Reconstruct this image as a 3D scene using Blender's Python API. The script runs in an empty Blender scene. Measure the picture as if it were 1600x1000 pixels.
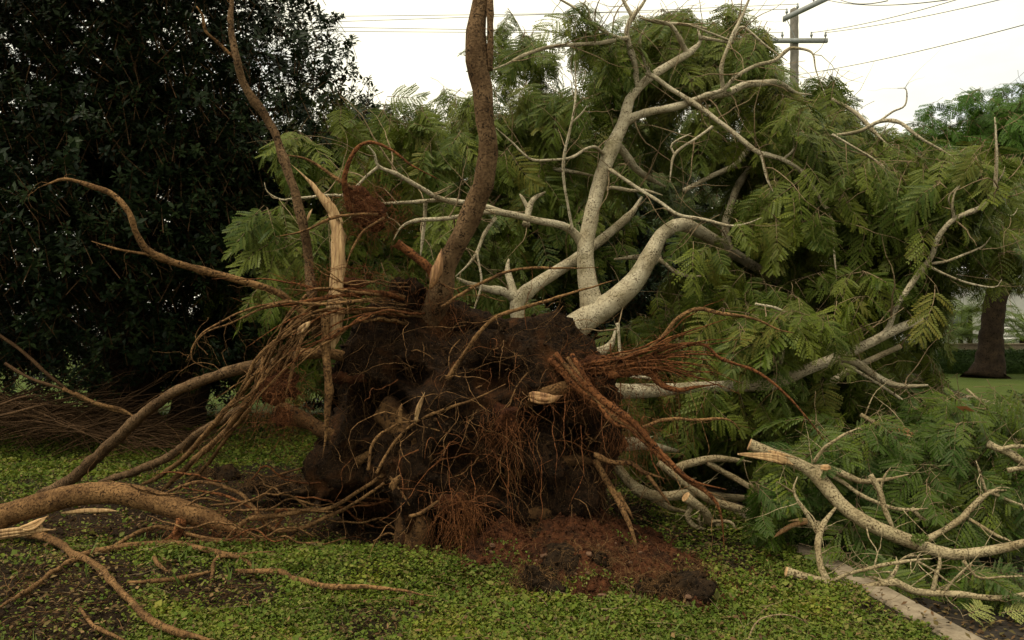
import bpy, bmesh, math, random
import numpy as np
from mathutils import Vector, Matrix, Euler, noise as mnoise

random.seed(11)
RNG = np.random.default_rng(7)
S = bpy.context.scene
COL = S.collection
R = math.radians

# ------------------------------------------------------------------ camera, sky, sun, exposure
F = 1244.0            # focal length in pixels of the 1600 px wide photograph
CAMZ = 1.6
HOR = 520.0           # pixel row of the horizon
cam_d = bpy.data.cameras.new('camera'); cam = bpy.data.objects.new('camera', cam_d); COL.objects.link(cam)
cam.location = (0, 0, CAMZ); cam.rotation_euler = (R(90), 0, 0)
cam_d.sensor_width = 36; cam_d.lens = F / 1600 * 36; cam_d.shift_y = (HOR - 500) / 1600
cam_d.clip_start = 0.05; cam_d.clip_end = 3000
S.camera = cam

SUN_EL, SUN_AZ = R(64), R(236)       # azimuth: clockwise from +Y
world = bpy.data.worlds.new('World'); S.world = world; world.use_nodes = True
nt = world.node_tree; nt.nodes.clear()
out = nt.nodes.new('ShaderNodeOutputWorld'); bg = nt.nodes.new('ShaderNodeBackground')
sky = nt.nodes.new('ShaderNodeTexSky'); sky.sky_type = 'NISHITA'; sky.sun_disc = False
sky.sun_elevation = SUN_EL; sky.sun_rotation = SUN_AZ; sky.dust_density = 4; sky.ozone_density = 1
tc = nt.nodes.new('ShaderNodeTexCoord'); nz = nt.nodes.new('ShaderNodeTexNoise')
mp = nt.nodes.new('ShaderNodeMapping'); mp.inputs['Scale'].default_value = (1, 1, 3.0)
nz.inputs['Scale'].default_value = 2.2; nz.inputs['Detail'].default_value = 6; nz.inputs['Roughness'].default_value = .55
rp = nt.nodes.new('ShaderNodeValToRGB'); rp.color_ramp.elements[0].position = .34; rp.color_ramp.elements[1].position = .5
rp.color_ramp.elements[0].color = (.45, .45, .45, 1); rp.color_ramp.elements[1].color = (1, 1, 1, 1)
mx = nt.nodes.new('ShaderNodeMixRGB'); mx.inputs[2].default_value = (7.4, 7.0, 5.5, 1)
nt.links.new(tc.outputs['Generated'], mp.inputs[0]); nt.links.new(mp.outputs[0], nz.inputs['Vector'])
nt.links.new(nz.outputs['Fac'], rp.inputs[0]); nt.links.new(rp.outputs[0], mx.inputs[0])
nt.links.new(sky.outputs[0], mx.inputs[1]); nt.links.new(mx.outputs[0], bg.inputs[0])
bg.inputs[1].default_value = 0.1
nt.links.new(bg.outputs[0], out.inputs[0])

sl = bpy.data.lights.new('sun', 'SUN'); sl.energy = 1.5; sl.angle = R(11); sl.color = (1, .90, .72)
so = bpy.data.objects.new('sun', sl); COL.objects.link(so)
sd = Vector((math.sin(SUN_AZ) * math.cos(SUN_EL), math.cos(SUN_AZ) * math.cos(SUN_EL), math.sin(SUN_EL)))
so.rotation_euler = sd.to_track_quat('Z', 'Y').to_euler()
S.view_settings.view_transform = 'Standard'; S.view_settings.look = 'None'
S.view_settings.exposure = 0.97; S.view_settings.gamma = 1; S.view_settings.use_curve_mapping = False

# ------------------------------------------------------------------ helpers
def P(px, py, d):
    """point of the place seen at that pixel of the photograph, d metres in front of the camera"""
    return Vector(((px - 800) / F * d, d, CAMZ - (py - HOR) / F * d))

def G(px, py, lift=0.0):
    """point on the lawn under that pixel"""
    d = (CAMZ - lift) * F / (py - HOR)
    return Vector(((px - 800) / F * d, d, lift))

_perm = RNG.random((64, 64, 64))
def vnoise(p, scale=1.0, off=0.0):
    q = np.asarray(p, float) * scale + 17.3 + off
    i = np.floor(q).astype(int); f = q - i; f = f * f * (3 - 2 * f); r = 0
    for dx in (0, 1):
        wx = f[:, 0] if dx else 1 - f[:, 0]
        for dy in (0, 1):
            wy = f[:, 1] if dy else 1 - f[:, 1]
            for dz in (0, 1):
                wz = f[:, 2] if dz else 1 - f[:, 2]
                r = r + wx * wy * wz * _perm[(i[:, 0] + dx) % 64, (i[:, 1] + dy) % 64, (i[:, 2] + dz) % 64]
    return r * 2 - 1
def fbm(p, scale, octaves=4, off=0.0):
    r = 0; a = 1; t = 0
    for k in range(octaves):
        r = r + a * vnoise(p, scale * 2 ** k, off + 5.1 * k); t += a; a *= .5
    return r / t

def empty(name, loc, label=None, cat=None, group=None):
    o = bpy.data.objects.new(name, None); COL.objects.link(o); o.location = loc; o.empty_display_size = .1
    if label: o['label'] = label
    if cat: o['category'] = cat
    if group: o['group'] = group
    return o
def tag(o, label=None, cat=None, group=None, kind=None):
    for k, v in (('label', label), ('category', cat), ('group', group), ('kind', kind)):
        if v: o[k] = v
    return o
def adopt(o, parent):
    if parent is not None:
        o.parent = parent
        # mesh data is in world coordinates; every parent is only translated
        t = Vector((0, 0, 0)); q = parent
        while q is not None:
            t += q.location; q = q.parent
        o.location = -t if o.location.length == 0 else o.location - t
    return o
def link(name, me, mat, parent=None, smooth=True):
    if mat is not None and not me.materials: 
        for m in (mat if isinstance(mat, (list, tuple)) else [mat]): me.materials.append(m)
    if smooth: me.polygons.foreach_set('use_smooth', np.ones(len(me.polygons), bool))
    o = bpy.data.objects.new(name, me); COL.objects.link(o)
    return adopt(o, parent)

class MB:
    """mesh collector: arrays of vertices and faces joined into ONE mesh"""
    def __init__(s): s.v = []; s.q = []; s.t = []; s.mq = []; s.mt = []; s.n = 0
    def add(s, v, quads=None, tris=None, mi=0):
        v = np.asarray(v, float).reshape(-1, 3); s.v.append(v)
        if quads is not None and len(quads):
            q = np.asarray(quads, int).reshape(-1, 4) + s.n; s.q.append(q); s.mq.append(np.full(len(q), mi))
        if tris is not None and len(tris):
            t = np.asarray(tris, int).reshape(-1, 3) + s.n; s.t.append(t); s.mt.append(np.full(len(t), mi))
        s.n += len(v)
    def mesh(s, name):
        me = bpy.data.meshes.new(name)
        V = np.concatenate(s.v)
        Q = np.concatenate(s.q) if s.q else np.zeros((0, 4), int); T = np.concatenate(s.t) if s.t else np.zeros((0, 3), int)
        me.vertices.add(len(V)); me.vertices.foreach_set('co', V.ravel().astype(np.float32))
        me.loops.add(Q.size + T.size); me.loops.foreach_set('vertex_index', np.concatenate([Q.ravel(), T.ravel()]).astype(np.int32))
        npoly = len(Q) + len(T); me.polygons.add(npoly)
        st = np.concatenate([np.arange(len(Q)) * 4, Q.size + np.arange(len(T)) * 3]).astype(np.int32)
        me.polygons.foreach_set('loop_start', st)
        mi = np.concatenate((s.mq + s.mt) or [np.zeros(0)]).astype(np.int32)
        me.polygons.foreach_set('material_index', mi)
        me.update(calc_edges=True); me.validate()
        return me
    def build(s, name, mat, parent=None, smooth=True):
        return link(name, s.mesh(name), mat, parent, smooth)

def spline(ctrl, step):
    """Catmull-Rom through rows (x,y,z,r)"""
    c = np.asarray(ctrl, float)
    if len(c) < 2: return c
    c = np.vstack([2 * c[0] - c[1], c, 2 * c[-1] - c[-2]]); o = []
    for i in range(1, len(c) - 2):
        L = np.linalg.norm(c[i + 1, :3] - c[i, :3]); n = max(1, int(L / step))
        t = (np.arange(n) / n)[:, None]
        p0, p1, p2, p3 = c[i - 1], c[i], c[i + 1], c[i + 2]
        o.append(.5 * (2 * p1 + (p2 - p0) * t + (2 * p0 - 5 * p1 + 4 * p2 - p3) * t ** 2 + (3 * p1 - p0 - 3 * p2 + p3) * t ** 3))
    o.append(c[-2][None]); o = np.vstack(o); o[:, 3] = np.maximum(o[:, 3], .0008)
    return o

def tube(mb, path, sides=8, rough=.06, wob=0.0, seed=0.0, capa=True, capb=True, mi=0):
    """swept tube along an (n,4) path with uneven girth"""
    path = np.array(path, float); n = len(path)
    if wob:
        w = np.stack([vnoise(path[:, :3], 6, seed + k * 9.7) for k in range(3)], 1)
        path[:, :3] += w * (path[:, 3:4] * wob)
    p = path[:, :3]; r = path[:, 3]
    tg = np.gradient(p, axis=0); tg /= np.linalg.norm(tg, axis=1)[:, None] + 1e-9
    up = np.array([0, 0, 1.]) if abs(tg[0, 2]) < .9 else np.array([1., 0, 0])
    a = np.cross(tg[0], up); a /= np.linalg.norm(a); A = np.zeros_like(p)
    for i in range(n):
        a = a - tg[i] * a.dot(tg[i]); a /= np.linalg.norm(a) + 1e-9; A[i] = a
    B = np.cross(tg, A)
    th = np.arange(sides) / sides * 2 * math.pi
    dirs = A[:, None] * np.cos(th)[None, :, None] + B[:, None] * np.sin(th)[None, :, None]
    V = p[:, None] + dirs * r[:, None, None]
    if rough and sides > 4:
        q = V.reshape(-1, 3)
        d = (.6 * vnoise(q, 9, seed) + .4 * vnoise(q, 24, seed + 3)).reshape(n, sides)
        V = p[:, None] + dirs * (r[:, None] * (1 + rough * 2 * d))[..., None]
    i, j = np.meshgrid(np.arange(n - 1), np.arange(sides), indexing='ij'); j2 = (j + 1) % sides
    quads = np.stack([i * sides + j, i * sides + j2, (i + 1) * sides + j2, (i + 1) * sides + j], -1).reshape(-1, 4)
    V = V.reshape(-1, 3); tris = []
    extra = []
    if capa:
        c = len(V) + len(extra); extra.append(p[0] - tg[0] * r[0] * .12); tris += [(c, (k + 1) % sides, k) for k in range(sides)]
    if capb:
        c = len(V) + len(extra); extra.append(p[-1] + tg[-1] * r[-1] * .5); b = (n - 1) * sides
        tris += [(c, b + k, b + (k + 1) % sides) for k in range(sides)]
    if extra: V = np.vstack([V, extra])
    mb.add(V, quads, tris, mi)
    return p, r, tg

def nsides(rpx): return 16 if rpx > 14 else 12 if rpx > 7 else 8 if rpx > 4 else 6 if rpx > 2 else 4

def path_px(ctrl, step=None):
    """control rows (px, py, radius px, depth) -> world path"""
    rows = []; d = 6.0
    for c in ctrl:
        if len(c) > 3: d = c[3]
        v = P(c[0], c[1], d); rows.append((*v, c[2] * d / F))
    rmax = max(c[2] for c in ctrl)
    return spline(rows, step or max(.025, min(.08, rmax * .006)))

def path_ground(ctrl, k=.9):
    """rows (px, py, radius px[, extra lift]) lying on the ground"""
    rows = []
    for c in ctrl:
        d0 = CAMZ * F / (c[1] - HOR); r = c[2] * d0 / F
        v = G(c[0], c[1], r * k + .022 + (c[3] if len(c) > 3 else 0)); rows.append((*v, r))
    return spline(rows, .04)

def fill_depth(ctrl):
    """interpolate missing depths linearly between rows that carry one"""
    n = len(ctrl); ks = [i for i, c in enumerate(ctrl) if len(c) > 3]
    return [(c[0], c[1], c[2], float(np.interp(i, ks, [ctrl[k][3] for k in ks]))) for i, c in enumerate(ctrl)]

ALLPATHS = {}
def limb(name, ctrl, mat, parent, sawn=None, rough=.07, wob=.25, cutmat=None, store=None, ground=False, front=False, rs=.7):
    m_ = len(ctrl) - 1; rs = rs if isinstance(rs, tuple) else (rs, rs)
    ctrl = [(c[0], c[1], c[2] * (rs[0] + (rs[1] - rs[0]) * min(1, i / max(1, m_) * 1.6)), *c[3:]) for i, c in enumerate(ctrl)]
    if ground: path = path_ground(ctrl)
    else: path = path_px(fill_depth(ctrl))
    mb = MB(); rp_ = max(c[2] for c in ctrl); sd_ = random.random() * 40
    L = np.concatenate([[0], np.cumsum(np.linalg.norm(np.diff(path[:, :3], axis=0), axis=1))]); T_ = L[-1]
    amp = .010 * wob * np.clip(np.minimum(L, T_ - L) / .15, .0, 1)
    for k in range(3): path[:, k] += amp * (vnoise(path[:, :3], 5, sd_ + 7 * k) + .5 * vnoise(path[:, :3], 14, sd_ + 3 + 7 * k))
    for _ in range(int(len(path) / 14)):
        i_ = random.uniform(.05, .95) * T_; path[:, 3] *= 1 + random.uniform(.06, .28) * np.exp(-((L - i_) / (path[:, 3] * 1.3 + .006)) ** 2)
    path[:, 3] *= 1 + .28 * np.exp(-L / (path[:, 3] * 1.8 + .004))
    if front:
        dep = surf(800 + F * path[:, 0] / path[:, 1], HOR - F * (path[:, 2] - CAMZ) / path[:, 1]) - path[:, 3] * .8
        w_ = np.clip(L / .12, 0, 1); lim = np.where(np.isfinite(dep), dep, 99); tgt = np.minimum(path[:, 1], lim)
        tgt = np.convolve(np.pad(tgt, 4, 'edge'), np.ones(9) / 9, 'valid'); k_ = 1 + (tgt / path[:, 1] - 1) * w_
        path[:, 0] *= k_; path[:, 2] = CAMZ + (path[:, 2] - CAMZ) * k_; path[:, 1] *= k_
    if not (sawn and 'b' in sawn) and ctrl[-1][2] < 9:
        path[:, 3] *= np.clip(.42 + .58 * (T_ - L) / (min(.35, T_ * .3) + 1e-6), .42, 1)
    p, r, tg = tube(mb, path, nsides(rp_), rough, 0, sd_)
    o = mb.build(name, mat, parent)
    if store is not None: ALLPATHS.setdefault(store, []).append(np.column_stack([p, r]))
    if sawn:
        ends = {'a': [(p[0], r[0], -tg[0])], 'b': [(p[-1], r[-1], tg[-1])]}
        for e in sawn:
            for c, rr, t in ends[e]: cut_disc(c, rr, t, cutmat, o)
    return o

def cut_disc(c, r, t, mat, parent):
    """a sawn end: a slightly domed disc standing a little proud of the branch end"""
    mb = MB(); t = np.array(t); a = np.cross(t, [0, 0, 1.]); a /= np.linalg.norm(a) + 1e-9; b = np.cross(t, a)
    n = 16; V = []; 
    for k, (rr, h) in enumerate(((1.0, -.03), (1.0, .10), (.92, .125), (.5, .13))):
        for j in range(n):
            w = 1 + .05 * math.sin(3 * j * 2 * math.pi / n + 1)
            V.append(c + t * r * (h + .07) + (a * math.cos(j * 2 * math.pi / n) + b * math.sin(j * 2 * math.pi / n)) * r * rr * w * .97)
    V.append(c + t * r * .2)
    q = [(k * n + j, k * n + (j + 1) % n, (k + 1) * n + (j + 1) % n, (k + 1) * n + j) for k in range(3) for j in range(n)]
    tr = [(3 * n + j, 3 * n + (j + 1) % n, 4 * n) for j in range(n)]
    mb.add(V, q, tr); return mb.build('cut_face', mat, parent, smooth=False)

def strands(mb, starts, dirs, lens, rad, grav=.5, wig=.5, segs=9, sides=3):
    """thin wandering roots"""
    for s, d, L, r0 in zip(starts, dirs, lens, rad):
        p = np.array(s, float); d = np.array(d, float); d /= np.linalg.norm(d) + 1e-9
        rows = []; st = L / segs
        for k in range(segs + 1):
            rows.append((*p, r0 * (1 - .8 * k / segs)))
            d = d + RNG.normal(0, wig, 3) * .55 + np.array([0, 0, -grav]) * .22; d /= np.linalg.norm(d)
            p = p + d * st
        tube(mb, np.array(rows), sides, 0, 0, 0, False, False)

def ico(name, sub, fn, mat, parent=None):
    """closed lump: icosphere whose unit vectors are mapped by fn(array)->array"""
    bm = bmesh.new(); bmesh.ops.create_icosphere(bm, subdivisions=sub, radius=1)
    me = bpy.data.meshes.new(name); bm.to_mesh(me); bm.free()
    u = np.zeros(len(me.vertices) * 3, np.float32); me.vertices.foreach_get('co', u)
    v = fn(u.reshape(-1, 3).astype(float)); me.vertices.foreach_set('co', v.astype(np.float32).ravel()); me.update()
    return link(name, me, mat, parent)

def leaves(mb, pos, yaw, tilt, roll, ln, wd, mi=0, fold=.18):
    """folded diamond leaves, two triangles each"""
    n = len(pos); cy, sy = np.cos(yaw), np.sin(yaw); ct, st = np.cos(tilt), np.sin(tilt)
    X = np.stack([cy * ct, sy * ct, st], 1); side0 = np.stack([-sy, cy, 0 * cy], 1); N = np.cross(X, side0)
    Y = side0 * np.cos(roll)[:, None] + N * np.sin(roll)[:, None]; Z = np.cross(X, Y)
    L = ln[:, None]; W = wd[:, None]
    b = pos; t = pos + X * L; l = pos + X * L * .45 + Y * W * .5 + Z * W * fold; r = pos + X * L * .45 - Y * W * .5 + Z * W * fold
    V = np.stack([b, l, t, r], 1).reshape(-1, 3); k = np.arange(n)[:, None] * 4
    T = np.concatenate([k + np.array([[0, 2, 1]]), k + np.array([[0, 3, 2]])], 1).reshape(-1, 3)
    mb.add(V, None, T, mi)

# ------------------------------------------------------------------ materials
def mat_new(name):
    m = bpy.data.materials.new(name); m.use_nodes = True; t = m.node_tree; b = t.nodes['Principled BSDF']
    return m, t, b
def ramp(t, fac, stops):
    n = t.nodes.new('ShaderNodeValToRGB'); e = n.color_ramp.elements
    while len(e) < len(stops): e.new(.5)
    for x, (p, c) in zip(e, stops): x.position = p; x.color = (*c, 1)
    t.links.new(fac, n.inputs[0]); return n.outputs[0]
def noise_n(t, scale, detail=5, rough=.55, vec=None, dist=0):
    n = t.nodes.new('ShaderNodeTexNoise'); n.inputs['Scale'].default_value = scale; n.inputs['Detail'].default_value = detail
    n.inputs['Roughness'].default_value = rough; n.inputs['Distortion'].default_value = dist
    if vec is None:
        g = t.nodes.new('ShaderNodeNewGeometry'); vec = g.outputs['Position']
    t.links.new(vec, n.inputs['Vector']); return n.outputs['Fac']
def mixc(t, fac, a, b, mode='MIX'):
    n = t.nodes.new('ShaderNodeMixRGB'); n.blend_type = mode
    for k, v in ((0, fac), (1, a), (2, b)):
        if hasattr(v, 'links'): t.links.new(v, n.inputs[k])
        elif isinstance(v, (int, float)): n.inputs[k].default_value = v
        else: n.inputs[k].default_value = (*v, 1)
    return n.outputs[0]
def bump(t, b, h, strength, dist=.01):
    n = t.nodes.new('ShaderNodeBump'); n.inputs['Strength'].default_value = strength; n.inputs['Distance'].default_value = dist
    t.links.new(h, n.inputs['Height']); t.links.new(n.outputs[0], b.inputs['Normal'])

def bark(name, c0, c1, speck, s_large=5, s_spk=70, spk=(.40, .47), rough=.85, bstr=.7, moss=None):
    m, t, b = mat_new(name)
    c = ramp(t, noise_n(t, s_large, 5, .6), [(.35, c1), (.62, c0)])
    sp = ramp(t, noise_n(t, s_spk, 3, .6), [(spk[0], (1, 1, 1)), (spk[1], (0, 0, 0))])
    sp2 = ramp(t, noise_n(t, s_large * 3, 2), [(.42, (.25,) * 3), (.6, (1, 1, 1))])
    c = mixc(t, mixc(t, 1, sp, sp2, 'MULTIPLY'), c, speck)
    if moss: c = mixc(t, ramp(t, noise_n(t, 3.1, 4, .6, None, .4), [(.58, (0, 0, 0)), (.7, (.8,) * 3)]), c, moss)
    t.links.new(c, b.inputs['Base Color']); b.inputs['Roughness'].default_value = rough
    b.inputs['Specular IOR Level'].default_value = .1
    h = mixc(t, .5, noise_n(t, s_spk * .6, 4, .65), sp, 'SUBTRACT'); h = mixc(t, .45, h, noise_n(t, 16, 3, .6)); bump(t, b, h, bstr, .018); return m

M = {}
M['pale'] = bark('pale_bark', (.475, .415, .29), (.28, .23, .14), (.08, .055, .03), 4, 80, (.39, .47), .85, 1.0, moss=(.17, .145, .075))
M['cutbark'] = bark('cut_branch_bark', (.38, .31, .185), (.21, .16, .085), (.07, .045, .022), 5, 80, (.39, .47), .85, 1.0, moss=(.15, .13, .06))
M['root'] = bark('brown_root_bark', (.175, .108, .056), (.080, .046, .022), (.018, .011, .006), 5, 60, (.42, .50), .95, 1.0)
M['tanroot'] = bark('tan_root_bark', (.225, .125, .052), (.095, .050, .021), (.030, .016, .008), 7, 60, (.41, .50), .95, 1.0)
M['redroot'] = bark('red_root_bark', (.20, .080, .030), (.085, .032, .012), (.020, .009, .005), 8, 60, (.42, .50), .95, 1.0)
M['darkbark'] = bark('dark_trunk_bark', (.045, .030, .018), (.022, .015, .010), (.008, .006, .004), 4, 30, (.4, .52), .95, 1.0)
M['twig'] = bark('twig_bark', (.27, .20, .115), (.15, .105, .06), (.06, .04, .02), 6, 60)
M['deadtwig'] = bark('dead_twig_bark', (.11, .062, .030), (.055, .031, .016), (.02, .012, .007), 6, 60)

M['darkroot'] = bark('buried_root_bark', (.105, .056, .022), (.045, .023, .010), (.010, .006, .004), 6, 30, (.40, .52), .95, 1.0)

def mat_cut():
    m, t, b = mat_new('sawn_wood')
    c = ramp(t, noise_n(t, 60, 4, .6), [(.3, (.36, .19, .07)), (.7, (.58, .38, .19))])
    t.links.new(c, b.inputs['Base Color']); b.inputs['Roughness'].default_value = .8; return m
M['cut'] = mat_cut()
def mat_split():
    m, t, b = mat_new('split_wood')
    g = t.nodes.new('ShaderNodeNewGeometry'); mp = t.nodes.new('ShaderNodeMapping'); mp.inputs['Scale'].default_value = (60, 60, 4)
    t.links.new(g.outputs['Position'], mp.inputs[0])
    n = noise_n(t, 1, 6, .6, mp.outputs[0])
    c = ramp(t, n, [(.30, (.11, .055, .022)), (.5, (.36, .22, .095)), (.75, (.54, .38, .19))])
    t.links.new(c, b.inputs['Base Color']); b.inputs['Roughness'].default_value = .75; bump(t, b, n, .8, .01); return m
M['split'] = mat_split()
M['wound'] = mat_split(); M['wound'].name = 'orange_torn_wood'
for n_ in M['wound'].node_tree.nodes:
    if n_.type == 'VALTORGB':
        for e_, c_ in zip(n_.color_ramp.elements, ((.075, .030, .011), (.27, .135, .050), (.42, .26, .115))): e_.color = (*c_, 1)
def mat_soil(name, dark, mid, red, redpos=(.52, .68), s=3):
    m, t, b = mat_new(name)
    c = ramp(t, noise_n(t, 26, 6, .7), [(.36, dark), (.66, mid)])
    c = mixc(t, ramp(t, noise_n(t, s, 5, .65), [(redpos[0], (0, 0, 0)), (redpos[1], (1, 1, 1))]), c, red)
    c = mixc(t, ramp(t, noise_n(t, 90, 2, .5), [(.66, (0, 0, 0)), (.72, (.7,) * 3)]), c, (.13, .085, .05))
    t.links.new(c, b.inputs['Base Color']); b.inputs['Roughness'].default_value = 1; b.inputs['Specular IOR Level'].default_value = .1
    h = mixc(t, .5, noise_n(t, 22, 6, .75), noise_n(t, 75, 4, .7)); bump(t, b, h, 1.0, .05); return m
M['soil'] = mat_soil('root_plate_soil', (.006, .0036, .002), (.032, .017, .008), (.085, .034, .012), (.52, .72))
M['redsoil'] = mat_soil('red_soil', (.034, .013, .006), (.125, .046, .019), (.024, .012, .007), (.50, .66), 6)
M['clod'] = mat_soil('grassy_clod_soil', (.009, .006, .004), (.040, .024, .012), (.065, .034, .013), (.5, .7), 6)
M['hairsoil'] = mat_soil('red_fibrous_soil', (.025, .010, .006), (.085, .030, .013), (.12, .045, .018), (.45, .7), 8)

def mat_leaf(name, cols, back=None, rough=.5, trans=.22, island=False, spec=.1):
    m, t, b = mat_new(name)
    if island: g = t.nodes.new('ShaderNodeNewGeometry'); rnd = g.outputs['Random Per Island']
    else: g = t.nodes.new('ShaderNodeObjectInfo'); rnd = g.outputs['Random']
    k = len(cols); c = ramp(t, rnd, [(i / max(1, k - 1), cc) for i, cc in enumerate(cols)])
    if not island:
        g2 = t.nodes.new('ShaderNodeNewGeometry')
        c = mixc(t, .55, c, ramp(t, g2.outputs['Random Per Island'], [(0, (.55, .55, .5)), (.6, (1, 1, 1)), (1, (1.35, 1.3, 1.2))]), 'MULTIPLY')
    if island and name == 'ground_cover_leaf':
        c = mixc(t, 1, c, ramp(t, noise_n(t, 1.6, 4, .6), [(.32, (.62, .66, .6)), (.5, (1, 1, 1)), (.68, (1.35, 1.2, .95))]), 'MULTIPLY')
    if back:
        gb = t.nodes.new('ShaderNodeNewGeometry'); c = mixc(t, gb.outputs['Backfacing'], c, mixc(t, .6, c, back))
    t.links.new(c, b.inputs['Base Color']); b.inputs['Roughness'].default_value = rough; b.inputs['Specular IOR Level'].default_value = spec
    tr = t.nodes.new('ShaderNodeBsdfTranslucent'); t.links.new(mixc(t, 1, c, (1.1, 1.15, .5), 'MULTIPLY'), tr.inputs[0])
    ms = t.nodes.new('ShaderNodeMixShader'); ms.inputs[0].default_value = trans
    o = t.nodes['Material Output']; t.links.new(b.outputs[0], ms.inputs[1]); t.links.new(tr.outputs[0], ms.inputs[2]); t.links.new(ms.outputs[0], o.inputs[0])
    return m
M['frond'] = mat_leaf('fallen_frond_leaflets', [(.026, .048, .004), (.066, .094, .008), (.118, .136, .018), (.040, .064, .005), (.030, .050, .004), (.14, .13, .026)], (.10, .12, .026), .5, .14)
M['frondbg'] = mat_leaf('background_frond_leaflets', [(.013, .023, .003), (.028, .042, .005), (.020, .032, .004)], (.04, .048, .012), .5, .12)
M['frondcut'] = mat_leaf('cut_branch_leaflets', [(.020, .048, .006), (.044, .078, .008), (.10, .128, .015)], (.08, .10, .035), .5, .16)
M['frondgreen'] = mat_leaf('green_tree_leaflets', [(.026, .070, .008), (.046, .10, .012), (.060, .12, .014)], (.06, .11, .02))
M['frondyellow'] = mat_leaf('yellow_green_leaflets', [(.22, .24, .07), (.26, .26, .08)], (.26, .27, .10))
M['ficus'] = mat_leaf('dark_glossy_leaf', [(.005, .012, .004), (.010, .021, .006), (.030, .048, .016)], (.012, .02, .008), .5, .04, spec=.16)  # brightest leaf tone stands in for clusters catching the light
M['cover'] = mat_leaf('ground_cover_leaf', [(.046, .082, .009), (.080, .120, .014), (.12, .15, .022), (.060, .094, .010), (.18, .19, .045), (.09, .068, .025)], None, .6, .2, True, .1)
M['blade'] = mat_leaf('grass_blade', [(.10, .15, .03), (.13, .17, .045)], None, .45, .25, True)
M['hedge'] = mat_leaf('hedge_leaf', [(.03, .055, .015), (.045, .075, .02)], None, .45, .12, True)
M['palm'] = mat_leaf('palm_leaf', [(.10, .15, .04), (.13, .17, .05)], None, .45, .3, True)
M['litter'] = mat_leaf('dead_leaf_litter', [(.035, .020, .010), (.10, .055, .024), (.07, .06, .018), (.20, .125, .055), (.03, .02, .012)], None, .7, .05, True, .1)
M['dryleaf'] = mat_leaf('dry_brown_leaf', [(.30, .13, .06), (.26, .11, .05)], None, .6, .1, True)

def mat_ground():
    m, t, b = mat_new('lawn_soil')
    base = ramp(t, noise_n(t, 9, 6, .65), [(.3, (.018, .020, .008)), (.7, (.042, .045, .016))])
    soil = ramp(t, noise_n(t, 30, 6, .7), [(.3, (.008, .0055, .004)), (.7, (.042, .025, .013))])
    far = mixc(t, .6, ramp(t, noise_n(t, 9, 6, .7), [(.3, (.026, .048, .006)), (.7, (.075, .11, .015))]), ramp(t, noise_n(t, .7, 4, .6), [(.35, (.036, .060, .008)), (.65, (.085, .10, .022))]))
    a = t.nodes.new('ShaderNodeAttribute'); a.attribute_name = 'bare'
    c = mixc(t, a.outputs['Fac'], base, soil)
    g = t.nodes.new('ShaderNodeNewGeometry'); s = t.nodes.new('ShaderNodeSeparateXYZ'); t.links.new(g.outputs['Position'], s.inputs[0])
    mr = t.nodes.new('ShaderNodeMapRange'); mr.inputs[1].default_value = 13; mr.inputs[2].default_value = 17; t.links.new(s.outputs[1], mr.inputs[0])
    c = mixc(t, mr.outputs[0], c, far)
    t.links.new(c, b.inputs['Base Color']); b.inputs['Roughness'].default_value = 1; b.inputs['Specular IOR Level'].default_value = .1
    bump(t, b, mixc(t, .5, noise_n(t, 25, 6, .75), noise_n(t, 80, 3, .7)), 1, .04); return m
M['ground'] = mat_ground()
def mat_simple(name, c0, c1, s, rough=.9, bs=.4, spec=.2, detail=5):
    m, t, b = mat_new(name); n = noise_n(t, s, detail, .65)
    t.links.new(ramp(t, n, [(.3, c0), (.7, c1)]), b.inputs['Base Color']); b.inputs['Roughness'].default_value = rough
    b.inputs['Specular IOR Level'].default_value = spec; bump(t, b, n, bs, .01); return m
M['asphalt'] = mat_simple('wet_dirty_asphalt', (.012, .009, .007), (.034, .026, .019), 40, .7)
M['kerb'] = mat_simple('weathered_concrete', (.13, .10, .065), (.26, .21, .145), 14, .95, .8)
M['stone'] = mat_simple('reddish_stone', (.055, .028, .016), (.15, .085, .05), 30, .95, .8)
M['polewood'] = mat_simple('weathered_pole_wood', (.13, .12, .10), (.22, .20, .17), 6)
M['galv'] = mat_simple('galvanised_steel', (.20, .215, .215), (.29, .305, .30), 8, .6)
M['insul'] = mat_simple('grey_insulator', (.15, .17, .17), (.24, .26, .26), 8, .4)
M['wire'] = mat_simple('dark_wire', (.03, .03, .03), (.05, .05, .05), 8, .6)
M['white'] = mat_simple('white_painted_wall', (.46, .46, .43), (.58, .57, .53), 2, .8, .1)
M['roof'] = mat_simple('grey_roof', (.16, .15, .14), (.24, .23, .21), 3, .8)
M['glass'] = mat_simple('dark_window_glass', (.03, .035, .04), (.05, .055, .06), 2, .15, 0, .6)
M['moss'] = mat_simple('moss', (.05, .085, .015), (.10, .14, .025), 60)

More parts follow.
